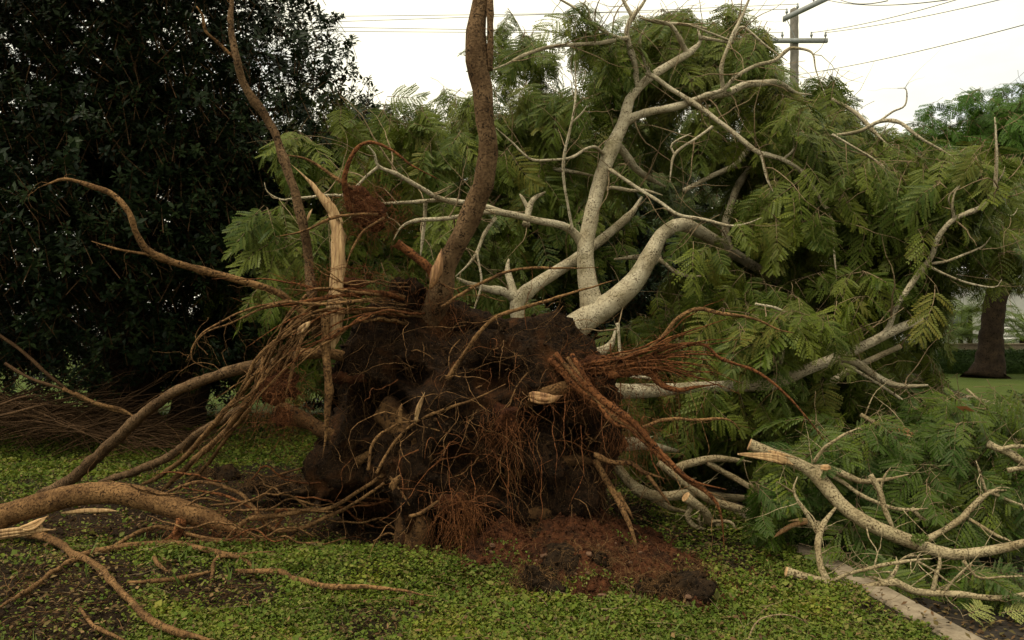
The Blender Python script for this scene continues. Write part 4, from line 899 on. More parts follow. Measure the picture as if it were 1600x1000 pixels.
# crown of the fallen tree
fm = [frond_mesh('frond_a', M['frond'], 1, 7, 9), frond_mesh('frond_b', M['frond'], 2, 6, 9), frond_mesh('frond_c', M['frond'], 5, 8, 9), frond_mesh('frond_d', M['frond'], 6, 7, 9, .3), frond_mesh('frond_e', M['frond'], 8, 7, 9, .6), frond_mesh('frond_f', M['frond'], 9, 6, 9, .15), frond_mesh('frond_g', M['frond'], 10, 7, 8, .9)]
tw = MB(); pts = []
for e in ((870, 60, 110, 70, 7.2, 9, 66), (800, 150, 60, 60, 7.6, 9.5, 30), (855, 200, 95, 70, 7.4, 9.5, 76), (650, 230, 110, 100, 7.5, 9.5, 100), (470, 300, 70, 110, 7, 8.6, 60), (740, 385, 110, 50, 7.5, 9, 26),
          (430, 410, 50, 60, 7, 8.5, 26), (580, 190, 90, 70, 8, 10, 45),
          (1080, 55, 110, 60, 7.8, 9.8, 140), (940, 60, 110, 60, 8, 9.6, 60), (1160, 40, 40, 60, 7.4, 9, 44), (980, 110, 80, 60, 8, 9.5, 26), (1150, 130, 90, 80, 7.6, 9.5, 100), (1060, 235, 120, 60, 8, 9.5, 26), (1240, 230, 90, 100, 7, 10, 190), (1290, 160, 50, 50, 7.2, 9, 56), (1390, 290, 90, 80, 7, 9.5, 90), (1300, 270, 90, 80, 8, 10, 110), (1350, 420, 90, 80, 7.5, 9.5, 90), (1040, 150, 110, 60, 8.6, 10.5, 26), (700, 150, 60, 40, 8.5, 10, 30),
          (1330, 330, 120, 110, 6.4, 9.5, 190), (1175, 430, 115, 80, 6.4, 9, 160), (1280, 490, 110, 85, 6.2, 8.5, 150), (1190, 520, 110, 60, 6.6, 8, 70), (1330, 590, 110, 40, 6.8, 8, 60), (1400, 640, 110, 30, 6.9, 8, 50), (1430, 622, 70, 22, 7, 8.6, 50), (1080, 665, 140, 42, 7.6, 9.4, 130), (1190, 690, 80, 40, 7.0, 8.6, 70), (1090, 560, 130, 40, 8, 10, 60), (1250, 170, 50, 55, 7.2, 9, 60), (1200, 400, 140, 110, 7, 9, 80), (1450, 290, 120, 90, 6.4, 8.5, 170),
          (1545, 330, 100, 130, 6.3, 8.5, 170), (1100, 550, 120, 50, 6.9, 8.5, 50), (1230, 590, 130, 45, 6.9, 8.5, 55), (1430, 480, 70, 90, 7, 9, 60),
          (1030, 490, 60, 45, 7.6, 9, 26), (760, 490, 70, 35, 7.5, 8.6, 20), (1040, 640, 100, 45, 7.1, 8.2, 44), (1170, 650, 120, 45, 7.0, 8.2, 50), (1380, 220, 60, 40, 7, 9, 30), (1190, 330, 110, 70, 8, 10, 60)):
    pts += in_ellipse(*e[:6], int(e[6] * .38))
qq = np.array([tuple(p) for p in pts]); kk = fbm(qq, .9, 3, 31) + .5 * RNG.random(len(qq)) > .10
pts = [p for p, k in zip(pts, kk) if k]
items = clear_gaps(twig_sprays(pts, tw, (.28, .46), .7, (6, 10), (.3, .65), .0028), (FT,))
tag(tw.build('twigs', M['twig'], tree), kind='stuff')
# bare side twigs off the limbs
bt = MB()
for pth in ALLPATHS[FT]:
    L = len(pth)
    for k in range(max(1, L // 6)):
        i = random.randrange(L); r = pth[i, 3]
        if r > .05: continue
        if 800 + F * pth[i, 0] / pth[i, 1] > 1190 and HOR - F * (pth[i, 2] - CAMZ) / pth[i, 1] < 240 and random.random() < .75: continue
        strands(bt, [pth[i, :3]], [RNG.normal(0, 1, 3) + np.array([0, -.3, .2])], [random.uniform(.2, .95)], [min(r * .5, random.uniform(.004, .009))], .1, .3, 9, 4)
tag(bt.build('bare_twigs', M['twig'], tree), kind='stuff')
place_fronds(items, fm, tree, 300)

# ------------------------------------------------------------------ arched root and surface roots lying at the left
ar = empty('arched_root', G(60, 835), 'thick arched brown root lying across the torn soil at the left edge', 'tree root')
limb('root_trunk', [(-130, 860, 24, 6.1), (-60, 832, 24, 6.1), (0, 808, 24, 6.15), (60, 789, 25, 6.15), (120, 774, 24, 6.2), (180, 770, 25, 6.2), (240, 783, 25, 6.2), (300, 803, 23, 6.15), (345, 818, 19, 6.1), (385, 835, 12, 6.05)], M['tanroot'], ar, rough=.06, wob=.2)
limb('root_branch', [(285, 812, 9, 6.1), (278, 835, 9, 6.05), (268, 855, 11, 5.95), (262, 868, 10, 5.9)], M['redroot'], ar, rough=.15, rs=.8)
shard('bark_flap', [(30, 826, 3, 6.05), (50, 822, 7, 6.03), (75, 806, 2, 6.05)], M['cut'], ar)
h2 = MB()
fib(110, 340, 825, (40, 14), 6.05, (.1, .4), (.001, .002), (0, -.4, -.3), .6, .8, h2); fib(90, 300, 850, (70, 12), 5.9, (.1, .4), (.001, .002), (0, -.3, 0), .3, .8, h2); fib(110, 420, 835, (70, 20), 6.0, (.1, .5), (.001, .002), (0, -.3, 0), .3, .7, h2)
tag(h2.build('root_hair', M['redroot'], ar), kind='stuff')
sp = shard('wood_splinter', [(-40, 842, 7, 6.05), (0, 836, 8, 6.05), (45, 830, 7, 6.05), (75, 828, 4, 6.05), (90, 828, 1, 6.05)], M['split'], None, .5)
tag(sp, 'pale torn wood splinter under the arched root at the left edge', 'wood splinter')
sp = shard('wood_splinter', [(95, 802, 2, 6.15), (130, 799, 4, 6.13), (165, 798, 4, 6.1), (188, 799, 2, 6.1)], M['split'], None, .5)
tag(sp, 'short pale wood splinter sticking out below the middle of the arched root', 'wood splinter')
GR = [
    ('thick tan root running from the torn soil down to the bottom edge at left', [(40, 835, 6), (65, 840, 7.5), (90, 848, 7.5), (115, 865, 6.5), (150, 884, 6.5), (168, 900, 6.5), (185, 920, 6.5), (220, 956, 6.8), (255, 981, 7), (300, 994, 6.5), (350, 1006, 6)]),
    ('bent tan root branching left off the long diagonal root', [(128, 872, 4), (105, 878, 4.6), (85, 892, 4.6), (60, 912, 4.6), (30, 930, 4.6), (-10, 955, 4)]),
    ('hairy brown root lying level under the arched root', [(110, 872, 5), (150, 862, 6.5), (200, 853, 7), (250, 849, 7), (290, 850, 6), (320, 860, 5.5), (360, 866, 5), (400, 864, 4.5), (430, 862, 4)]),
    ('slim arching root looping above the hairy brown root', [(170, 858, 3), (205, 838, 4, .05), (235, 826, 4, .06), (260, 824, 4, .05), (300, 838, 4, .02), (350, 845, 3.6), (400, 844, 3.2), (450, 843, 3)]),
    ('long tan root snaking over green ground cover left of centre', [(370, 893, 4), (400, 894, 5), (440, 893, 5.4, .01), (455, 902, 5.4, .01), (490, 912, 5.4, .02), (530, 918, 5.4, .02), (580, 918, 4, .02), (625, 922, 3.4, .03), (655, 928, 3, .03), (682, 932, 1.6, .02)]),
    ('short tan root half hidden among leaves below the arched root', [(200, 910, 3), (240, 909, 4, .01), (270, 905, 4.6, .01), (300, 898, 4.6, .01), (335, 892, 4)]),
    ('thin curved root at the bottom left corner of the soil', [(125, 950, 3), (133, 962, 3.6), (150, 979, 4), (175, 992, 4), (205, 1006, 4)]),
    ('forked slim root ending among the leaves near the root tangle', [(330, 905, 3), (335, 875, 4, .01), (350, 868, 4, .02), (375, 870, 4, .01), (392, 882, 3.6), (398, 895, 2.4)]),
    ('straight slim root pointing at the centre from the root tangle', [(290, 848, 3), (340, 845, 3.4, .01), (400, 842, 3.2, .01), (446, 843, 2.6, .01)]),
    ('short stubby root piece lying under the arched root', [(241, 872, 4), (252, 885, 4), (262, 893, 3)]),
]
for lab, c in GR:
    o = limb('surface_root', c, M['tanroot'], None, rough=.14, wob=1.0, ground=True, rs=.82); tag(o, lab, 'tree root', 'torn roots on the ground at left')

# ------------------------------------------------------------------ heap of red soil, clods, stones
def heap(name, cx, cy, rx, ry, h, mat, seed, sub=5, parent=None):
    def fn(u):
        w = np.column_stack([cx + u[:, 0] * rx, cy + u[:, 1] * ry, np.where(u[:, 2] > 0, u[:, 2] ** 1.25, u[:, 2] * .15) * h if False else np.sign(u[:, 2]) * np.abs(u[:, 2]) ** 1.2 * h])
        w[:, 2] = np.where(w[:, 2] < 0, w[:, 2] * .2, w[:, 2])
        d = .16 * fbm(w, 2.6, 3, seed) + .15 * fbm(w, 8, 3, seed + 4) + .06 * fbm(w, 22, 3, seed + 8)
        return w + u * d[:, None] * min(1, h / .12)
    return ico(name, sub, fn, mat, parent)
g = G(925, 893)
mound = empty('soil_mound', (g.x, g.y, 0), 'heap of loose red soil spilled at the foot of the root plate', 'soil heap')
def mound_h(x, y):
    x = np.asarray(x, float); y = np.asarray(y, float); sh = x.shape; x = x.ravel(); y = y.ravel()
    px, py = 800 + F * x / y, HOR + CAMZ * F / y; q = np.stack([x, y, 0 * x], 1)
    def ell(cx, cy, rx, ry): return 1 - np.sqrt(((px - cx) / rx) ** 2 + ((py - cy) / ry) ** 2)
    e = np.maximum.reduce([ell(900, 862, 160, 52), ell(1010, 895, 100, 45) * .8, ell(785, 862, 90, 45) * .9, ell(920, 900, 80, 40) * .7, ell(1055, 935, 55, 24) * .5])
    e = e - .06 + .42 * fbm(q, 3.4, 4, 41) + .16 * fbm(q, 11, 3, 43)
    h = .27 * np.clip(e, 0, 1) ** 1.35 + np.clip(e * 4, 0, 1) * (.085 * np.abs(fbm(q, 8, 3, 45)) + .045 * fbm(q, 24, 3, 47))
    return np.where(e > 0, h + .012, -.05).reshape(sh)
gx, gy = np.meshgrid(np.arange(-.75, 1.75, .015), np.arange(4.35, 6.3, .015), indexing='ij'); n_, k_ = gx.shape
i_, j_ = np.meshgrid(np.arange(n_ - 1), np.arange(k_ - 1), indexing='ij'); gz = mound_h(gx, gy)
mb = MB(); qd = np.stack([i_ * k_ + j_, (i_ + 1) * k_ + j_, (i_ + 1) * k_ + j_ + 1, i_ * k_ + j_ + 1], -1).reshape(-1, 4)
qd = qd[(gz.ravel()[qd] > 0).any(1)]; mb.add(np.stack([gx, gy, gz], -1), qd); mb.build('soil_body', M['redsoil'], mound)
hm = MB()
fib(160, 1000, 895, (50, 20), 4.95, (.06, .3), (.001, .002), (0, -.5, .4), .6, .8, hm, .2); fib(120, 930, 885, (60, 20), 5.05, (.06, .25), (.001, .002), (0, -.5, .4), .6, .8, hm, .2)
tag(hm.build('root_hair', M['tanroot'], mound), kind='stuff')
for (px, py, rx, ry, h, lab) in ((925, 905, .22, .18, .20, 'dark grassy clod on the middle of the red soil heap'), (1045, 945, .17, .13, .13, 'fibrous brown clod at the front right edge of the soil heap'), (860, 868, .20, .18, .22, 'rounded brown clod under the overhang of the root plate'), (835, 925, .15, .14, .13, 'mossy clod on the left front of the soil heap'), (1085, 905, .16, .12, .07, 'flat matted clod on the lawn right of the soil heap'), (455, 765, .22, .16, .13, 'dark clod at the edge of the torn pit at left'), (405, 768, .2, .15, .12, 'smaller dark clod left of the torn pit edge'), (330, 748, .25, .14, .1, 'dark soil lump behind the arched root')):
    g = G(px, py); c = empty('soil_clod', (g.x, g.y, 0), lab, 'clod')
    heap('clod_body', g.x, g.y + ry * .5, rx, ry, h, M['clod'], px * .07, 5, c)
    hb = MB(); st = [(g.x + random.gauss(0, rx * .6), g.y + ry * .5 + random.gauss(0, ry * .6), h * random.uniform(.3, 1)) for _ in range(240)]
    strands(hb, st, [RNG.normal(0, .7, 3) + np.array([0, -.5, .3]) for _ in st], [random.uniform(.05, .22) for _ in st], [random.uniform(.0008, .002) for _ in st], .8, .7, 7)
    tag(hb.build('root_hair', M['tanroot'], c), kind='stuff')
def crumbs(mb, pts, size):
    oct_ = np.array([(1, 0, 0), (-1, 0, 0), (0, 1, 0), (0, -1, 0), (0, 0, 1), (0, 0, -1)], float); fc_ = np.array([(0, 2, 4), (2, 1, 4), (1, 3, 4), (3, 0, 4), (2, 0, 5), (1, 2, 5), (3, 1, 5), (0, 3, 5)])
    n = len(pts); V = oct_[None] * size[:, None, None] * RNG.uniform(.5, 1.3, (n, 6, 1)) + RNG.normal(0, .18, (n, 6, 3)) * size[:, None, None] + np.array(pts)[:, None]
    mb.add(V.reshape(-1, 3), None, (fc_[None] + 6 * np.arange(n)[:, None, None]).reshape(-1, 3))
def surface_pts(names, n):
    out_ = []
    for o in COL.objects:
        if o.name.split('.')[0] in names and o.type == 'MESH':
            me = o.data; v = np.zeros(len(me.vertices) * 3, np.float32); me.vertices.foreach_get('co', v); v = v.reshape(-1, 3); out_.append(v[(v[:, 2] > 0)])
    v = np.concatenate(out_); return v[RNG.integers(0, len(v), n)] + RNG.normal(0, .008, (n, 3))
mb = MB(); crumbs(mb, surface_pts(('soil_body',), 7000), .004 + .014 * RNG.random(7000) ** 3); tag(mb.build('soil_crumbs', M['redsoil'], mound, False), kind='stuff')
mb = MB(); crumbs(mb, surface_pts(('clod_body',), 4500), .004 + .014 * RNG.random(4500) ** 2); tag(mb.build('soil_crumbs', M['clod'], mound, False), kind='stuff')
mb = MB(); v = surface_pts(('root_plate',), 9000); v = v[v[:, 1] < 6.5]; crumbs(mb, v, .004 + .016 * RNG.random(len(v)) ** 3); tag(mb.build('soil_crumbs', M['clod'], tree, False), kind='stuff')
x, y = xy_in_view(34000, 3.9, 9, 1.3); k = (x < kerb_x(y) - .1) & (RNG.random(len(x)) < bare_mask(x, y) ** 2); x, y = x[k], y[k]
mb = MB(); crumbs(mb, np.stack([x, y, ground_h(x, y)], 1), .004 + .022 * RNG.random(len(x)) ** 3); tag(mb.build('soil_crumbs', M['clod'], None, False), kind='stuff')
mb = MB(); x, y = xy_in_view(2600, 3.9, 8, 1.3); k = (x < .2) & (RNG.random(len(x)) < bare_mask(x, y)); x, y = x[k], y[k]
strands(mb, np.stack([x, y, ground_h(x, y) + .02], 1), np.stack([RNG.normal(0, 1, len(x)), RNG.normal(0, 1, len(x)), RNG.normal(.1, .25, len(x))], 1), RNG.uniform(.1, .5, len(x)), RNG.uniform(.001, .0035, len(x)), .25, .5, 8, 3)
tag(mb.build('loose_rootlets', M['tanroot']), kind='stuff')
mb = MB(); x, y = xy_in_view(520, 3.9, 9, 1.3); k = (x < kerb_x(y) + .8) & (fbm(np.stack([x, y, 0 * x], 1), 1.1, 2, 81) > -.15); x, y = x[k], y[k]
strands(mb, np.stack([x, y, ground_h(x, y) + np.where(x < kerb_x(y), .045, -.11)], 1), np.stack([RNG.normal(0, 1, len(x)), RNG.normal(0, 1, len(x)), RNG.normal(.02, .08, len(x))], 1), RNG.uniform(.06, .35, len(x)), RNG.uniform(.0012, .003, len(x)), .02, .18, 7, 3)
tag(mb.build('fallen_twigs', M['twig']), kind='stuff')
x = RNG.uniform(-.5, 1.5, 9000); y = RNG.uniform(4.5, 6.1, 9000); q = np.stack([x, y, 0 * x], 1); k = (mound_h(x, y) > 0) & (fbm(q, 4, 3, 61) > .16) & (mound_h(x, y) < .16); x, y = x[k], y[k]; n = len(x)
mb = MB(); leaves(mb, np.stack([x, y, mound_h(x, y) + .03 * RNG.random(n)], 1), RNG.random(n) * 6.283, RNG.normal(.3, .5, n), RNG.normal(0, .4, n), .012 + .02 * RNG.random(n), .01 + .01 * RNG.random(n)); tag(mb.build('weeds', M['cover'], None, False), kind='stuff')
x = RNG.normal(.6, .75, 5000); y = RNG.normal(5.1, .42, 5000); k = (mound_h(x, y) < 0) & (x < kerb_x(y) - .1); x, y = x[k], y[k]; mb = MB(); crumbs(mb, np.stack([x, y, ground_h(x, y) + .01], 1), .004 + .02 * RNG.random(len(x)) ** 4); tag(mb.build('spilled_crumbs', M['redsoil'], None, False), kind='stuff')
STN = [(866, 868, 7), (852, 872, 9), (770, 855, 8), (768, 864, 5), (838, 876, 4), (775, 873, 4), (890, 862, 6), (935, 855, 6), (920, 868, 7), (948, 862, 4), (905, 890, 5), (900, 898, 4), (918, 897, 5), (1000, 865, 5), (985, 880, 4), (940, 935, 11), (1075, 935, 8), (1030, 925, 5), (860, 905, 4), (790, 888, 4), (775, 893, 5), (960, 850, 4), (880, 880, 4), (1015, 890, 4), (1090, 943, 4)]
WH = ['small', 'flat', 'rounded', 'reddish', 'pale']
proto = []
for k in range(4):
    def fn(u, k=k):
        w = u * np.array([1, .8, .65]); return np.sign(w) * np.abs(w) ** .8 * (1 + .5 * fbm(u, 1.9, 3, k * 7))[:, None]
    me = None
    bm = bmesh.new(); bmesh.ops.create_icosphere(bm, subdivisions=2, radius=1); me = bpy.data.meshes.new('stone'); bm.to_mesh(me); bm.free()
    u = np.zeros(len(me.vertices) * 3, np.float32); me.vertices.foreach_get('co', u); me.vertices.foreach_set('co', fn(u.reshape(-1, 3).astype(float)).astype(np.float32).ravel()); me.materials.append(M['stone']); me.update(); proto.append(me)
bpy.context.view_layer.update()
dg = bpy.context.evaluated_depsgraph_get()
for k, (px, py, r) in enumerate(STN):
    o_ = Vector((0, 0, CAMZ)); dv = (P(px, py, 5) - o_).normalized()
    best = G(px, py)
    for t in np.linspace(3.5, 7.5, 160):
        q = o_ + dv * (t / dv.y)
        hh = max(0, float(mound_h(np.array([q.x]), np.array([q.y]))[0]))
        if q.z <= hh: best = q; break
    d = best.y; rr = r * d / F
    o = bpy.data.objects.new('stone', proto[k % 4]); COL.objects.link(o); o.location = best + Vector((0, -.01, rr * .45)); o.scale = (rr * random.uniform(.6, .95), rr * random.uniform(.5, .8), rr * random.uniform(.45, .7))
    o.rotation_euler = (random.uniform(-.4, .4), random.uniform(-.4, .4), random.uniform(0, 6.28))
    tag(o, 'small reddish stone lying in the red soil heap below the root plate', 'stone', 'small stones in the red soil heap')

# ------------------------------------------------------------------ cut branches on the right
fc = [frond_mesh('cut_frond_a', M['frondcut'], 11, 8, 9), frond_mesh('cut_frond_b', M['frondcut'], 12, 6, 7), frond_mesh('cut_frond_c', M['frondcut'], 15, 7, 7), frond_mesh('cut_frond_d', M['frondcut'], 16, 6, 7, .3), frond_mesh('cut_frond_e', M['frondcut'], 17, 6, 7, .5)]
def branch_thing(base, label, limbs, sawn, crown=(), group='cut branches piled at the right', nf=60, shards=(), bare=5):
    root = empty('cut_branch', base, label, 'cut branch', group); key = label
    for i, c in enumerate(limbs): limb('limb', c, M['cutbark'], root, sawn=sawn.get(i), cutmat=M['cut'], store=key, rs=.68, wob=.5)
    for c, mk, fl in shards: shard('splinter', c, M[mk], root, fl)
    bt = MB()
    for pth in ALLPATHS[key]:
        for k in range(max(2, len(pth) // bare)):
            i = random.randrange(len(pth)); strands(bt, [pth[i, :3]], [RNG.normal(0, 1, 3) + np.array([.2, -.2, .35])], [random.uniform(.1, .5)], [min(pth[i, 3] * .5, random.uniform(.003, .0065))], .05, .26, 9, 5)
    tag(bt.build('twigs', M['cutbark'], root), kind='stuff')
    if crown:
        tw = MB(); pts = []
        for e in crown: pts += in_ellipse(*e[:6], int(e[6] * .28))
        it = twig_sprays(pts, tw, (.24, .40), .5, (7, 11), (.3, .6), .0026); tag(tw.build('leafy_twigs', M['twig'], root), kind='stuff')
        it = clear_gaps([i for i in it if i[0][2] > -.05], (key,))
        place_fronds(it, fc, root, nf)
    return root
branch_thing(G(1330, 935), 'big cut branch with sawn end and split pale stub, curving to the right edge', [
    [(1172, 695, 11, 5.75), (1200, 706, 12, 5.72), (1240, 722, 13, 5.68), (1270, 738, 16, 5.64), (1288, 758, 17, 5.6), (1310, 785, 16, 5.55), (1350, 815, 16, 5.45), (1395, 836, 16, 5.4), (1440, 852, 15, 5.35), (1490, 867, 13, 5.3), (1550, 860, 12, 5.25), (1600, 848, 11, 5.2), (1670, 830, 11, 5.15)],
    [(1270, 735, 12, 5.66), (1295, 732, 9, 5.64), (1325, 744, 7.5, 5.62), (1345, 752, 6, 5.6), (1385, 749, 5, 5.55), (1420, 741, 3.4, 5.5)],
    [(1292, 738, 5, 5.66), (1320, 755, 5, 5.64), (1350, 775, 5.2, 5.6), (1390, 792, 5, 5.55), (1425, 796, 4.5, 5.5), (1450, 794, 3, 5.45)],
    [(1425, 795, 4.4, 5.5), (1445, 812, 4.4, 5.5), (1462, 805, 4, 5.5), (1480, 800, 3, 5.5)],
    [(1360, 742, 5, 5.5), (1374, 765, 6, 5.48), (1382, 795, 6, 5.45), (1397, 828, 7, 5.42)],
    [(1375, 768, 3, 5.48), (1382, 745, 2.6, 5.46), (1392, 730, 2, 5.45)],
    [(1450, 842, 7, 5.34), (1475, 828, 6.5, 5.4), (1500, 812, 6.5, 5.45), (1515, 796, 6.5, 5.5), (1545, 769, 6.2, 5.5), (1572, 766, 4, 5.5)],
    [(1545, 768, 4.2, 5.5), (1562, 775, 4, 5.5), (1580, 783, 3.6, 5.5), (1612, 795, 3, 5.5)],
    [(1540, 768, 3, 5.5), (1532, 740, 2.6, 5.5), (1525, 720, 2, 5.5)],
    [(1510, 808, 4, 5.5), (1530, 820, 4, 5.4), (1560, 838, 3.8, 5.35), (1585, 848, 3, 5.3)],
    [(1272, 722, 4.2, 5.65), (1285, 702, 4, 5.63), (1297, 692, 3.6, 5.6), (1330, 674, 3, 5.6), (1345, 668, 2, 5.6)],
    [(1435, 870, 3.2, 5.35), (1425, 868, 3, 5.3), (1415, 870, 2.6, 5.3), (1400, 880, 2.2, 5.3)],
], {0: 'a'}, ((1330, 690, 110, 40, 5.75, 6.9, 90), (1440, 690, 90, 40, 5.6, 6.4, 50), (1490, 650, 120, 50, 5.8, 7.4, 150), (1460, 620, 60, 18, 6.2, 7.6, 40), (1510, 760, 100, 50, 5.5, 6.5, 100), (1410, 780, 100, 40, 5.5, 6.5, 60), (1215, 740, 50, 45, 5.8, 6.4, 50), (1440, 740, 120, 60, 5.7, 6.5, 70), (1540, 700, 80, 60, 5.7, 7, 70), (1340, 790, 90, 35, 5.7, 6.6, 40)), nf=200,
    shards=(([(1152, 709, 2, 5.6), (1180, 712, 5, 5.6), (1210, 716, 8, 5.58), (1232, 723, 8, 5.57), (1242, 728, 3, 5.57)], 'split', .4), ([(1200, 704, 2, 5.6), (1215, 708, 3, 5.59), (1245, 716, 1, 5.58)], 'split', .5), ([(1282, 730, 4, 5.55), (1292, 730, 6, 5.55), (1299, 731, 2, 5.55)], 'cut', .6)))
branch_thing(G(1228, 905), 'cut branch whose sawn end lies on the lawn beside the kerb', [
    [(1229, 894, 9.5, 5.08), (1270, 905, 9.5, 5.05), (1310, 916, 9.5, 5.01), (1345, 919, 9, 4.98), (1380, 911, 9, 4.96), (1400, 910, 9, 4.94), (1425, 922, 8, 4.93), (1460, 926, 7.5, 4.91), (1500, 928, 7, 4.88), (1540, 933, 6, 4.86), (1600, 935, 4.5, 4.83), (1660, 940, 4, 4.78)],
    [(1294, 908, 7, 5.03), (1283, 888, 7.2, 5.08), (1278, 850, 7.4, 5.18), (1286, 820, 7, 5.28), (1306, 793, 6.4, 5.38)],
    [(1279, 835, 4.4, 5.23), (1262, 805, 4.2, 5.28), (1246, 780, 3.6, 5.33), (1240, 765, 3.2, 5.38), (1246, 745, 2.6, 5.38)],
    [(1241, 770, 2.4, 5.36), (1228, 762, 2.2, 5.33), (1213, 752, 1.6, 5.28)],
    [(1300, 908, 4.6, 5.01), (1325, 897, 4.2, 4.98), (1380, 882, 4.4, 4.94), (1430, 875, 4, 4.91), (1456, 873, 2.4, 4.88)],
    [(1432, 876, 2.4, 4.91), (1436, 868, 2.2, 4.90), (1441, 862, 1.8, 4.88)],
    [(1432, 876, 2.6, 4.91), (1458, 891, 2.4, 4.88), (1480, 908, 2.2, 4.88), (1500, 920, 1.6, 4.88)],
    [(1388, 908, 5, 4.95), (1397, 895, 4.4, 4.98), (1403, 882, 3.4, 5.00), (1400, 870, 2.6, 5.03)],
    [(1382, 910, 3.6, 4.95), (1370, 903, 3.6, 4.96), (1352, 901, 2.6, 4.98)],
    [(1458, 922, 4.8, 4.91), (1463, 898, 4.4, 4.93), (1468, 880, 4, 4.96), (1467, 855, 3.2, 4.98)],
    [(1475, 925, 4, 4.90), (1490, 905, 2.8, 4.88), (1520, 877, 2, 4.86)],
    [(1520, 930, 4, 4.87), (1550, 935, 4.6, 4.85), (1600, 928, 4.4, 4.81), (1650, 920, 4, 4.78)],
    [(1505, 876, 3.4, 4.98), (1520, 895, 3.4, 4.96), (1535, 903, 3.2, 4.93), (1600, 900, 2.6, 4.88)],
], {0: 'a'}, ((1400, 880, 90, 30, 5.25, 6.0, 44), (1330, 870, 40, 30, 5.4, 6, 26), (1540, 890, 70, 30, 5.1, 5.8, 40)), nf=80)
branch_thing(G(1085, 820), 'short forked cut branch with its sawn end facing the viewer on the lawn', [
    [(1072, 777, 10, 6.35), (1090, 790, 10, 6.37), (1105, 805, 10, 6.40), (1112, 818, 9.5, 6.45), (1135, 825, 8, 6.45), (1160, 830, 5, 6.45), (1185, 845, 3, 6.45)],
    [(1080, 790, 7, 6.40), (1074, 808, 6, 6.40), (1085, 822, 6, 6.40), (1105, 828, 5, 6.40)],
    [(1110, 815, 4, 6.40), (1140, 815, 4, 6.35), (1150, 828, 3.4, 6.35), (1158, 836, 2, 6.35)],
    [(1100, 830, 3, 6.43), (1092, 812, 4, 6.55), (1095, 802, 4, 6.60)],
], {0: 'a'}, ((1150, 850, 60, 18, 6.3, 6.9, 14),), nf=20)
branch_thing(G(1040, 800), 'long pale branch curving out from behind the root plate along the lawn', [
    [(960, 725, 10, 6.6), (980, 750, 11, 6.6), (1002, 768, 12, 6.6), (1035, 776, 11.5, 6.6), (1080, 772, 10, 6.6), (1130, 777, 9, 6.6), (1180, 780, 7, 6.65), (1240, 800, 5, 6.7)],
    [(1020, 778, 8, 6.65), (1050, 795, 6, 6.7), (1075, 800, 5, 6.75)],
    [(1030, 722, 8, 6.4), (1060, 748, 8.5, 6.4), (1105, 778, 9, 6.4), (1130, 788, 9, 6.4), (1165, 797, 8.5, 6.4), (1200, 806, 8, 6.4), (1250, 825, 6, 6.4)],
    [(1050, 735, 9, 6.45), (1075, 724, 9, 6.5), (1115, 717, 8.5, 6.5), (1150, 719, 6, 6.5), (1175, 722, 3, 6.5)],
    [(1105, 722, 6, 6.5), (1140, 742, 6.8, 6.5), (1180, 765, 6.4, 6.45), (1195, 775, 5, 6.45)],
    [(1190, 792, 4.2, 6.2), (1205, 810, 4.6, 6.15), (1225, 832, 5, 6.1), (1246, 852, 5, 6.05), (1262, 862, 2.4, 6.0)],
], {}, ((1100, 680, 120, 26, 7.0, 7.8, 50), (1140, 705, 80, 22, 7.2, 8.4, 50), (1210, 740, 50, 30, 6.6, 7.6, 40), (1200, 770, 30, 35, 5.9, 6.3, 18), (1250, 860, 60, 22, 5.7, 6.5, 24)), nf=60)
branch_thing(G(1350, 870), 'cut branch torn at its end, lying under the big cut branch', [
    [(1262, 815, 8, 5.75), (1285, 822, 9.5, 5.75), (1320, 830, 9, 5.72), (1360, 833, 9, 5.7), (1385, 833, 8, 5.7), (1450, 842, 7, 5.7), (1485, 838, 6, 5.72), (1560, 815, 5, 5.75)],
    [(1320, 838, 7, 5.95), (1345, 846, 8, 5.9), (1365, 853, 7.5, 5.9), (1400, 862, 6, 5.85)],
    [(1185, 803, 5, 6.1), (1215, 815, 6, 6.05), (1265, 822, 5, 6.0), (1300, 835, 5, 6.0)],
], {}, ((1300, 865, 70, 22, 5.7, 6.3, 30), (1400, 855, 80, 24, 5.6, 6.2, 30)), nf=40,
    shards=(([(1262, 815, 5, 5.68), (1240, 820, 5, 5.66), (1222, 830, 4.6, 5.64), (1206, 842, 2.4, 5.62)], 'wound', .25), ([(1262, 812, 3, 5.68), (1245, 812, 2.4, 5.66), (1230, 815, .8, 5.65)], 'split', .4)))
branch_thing(G(1580, 760), 'cut branch with a torn fork in the leaf pile near the right edge', [
    [(1543, 693, 7, 5.7), (1560, 702, 7.5, 5.68), (1578, 708, 8, 5.65), (1610, 730, 8, 5.6), (1650, 745, 8, 5.6)],
    [(1562, 704, 5, 5.66), (1580, 698, 5, 5.62), (1615, 698, 5, 5.6)],
    [(1575, 735, 5, 5.5), (1600, 732, 5.4, 5.5), (1640, 735, 5, 5.5)],
    [(1510, 608, 2.4, 6.4), (1530, 625, 3, 6.3), (1548, 640, 5, 6.25), (1560, 650, 4, 6.2), (1568, 670, 2.4, 6.2)],
], {}, ((1560, 640, 60, 30, 6, 7, 26),), nf=30)
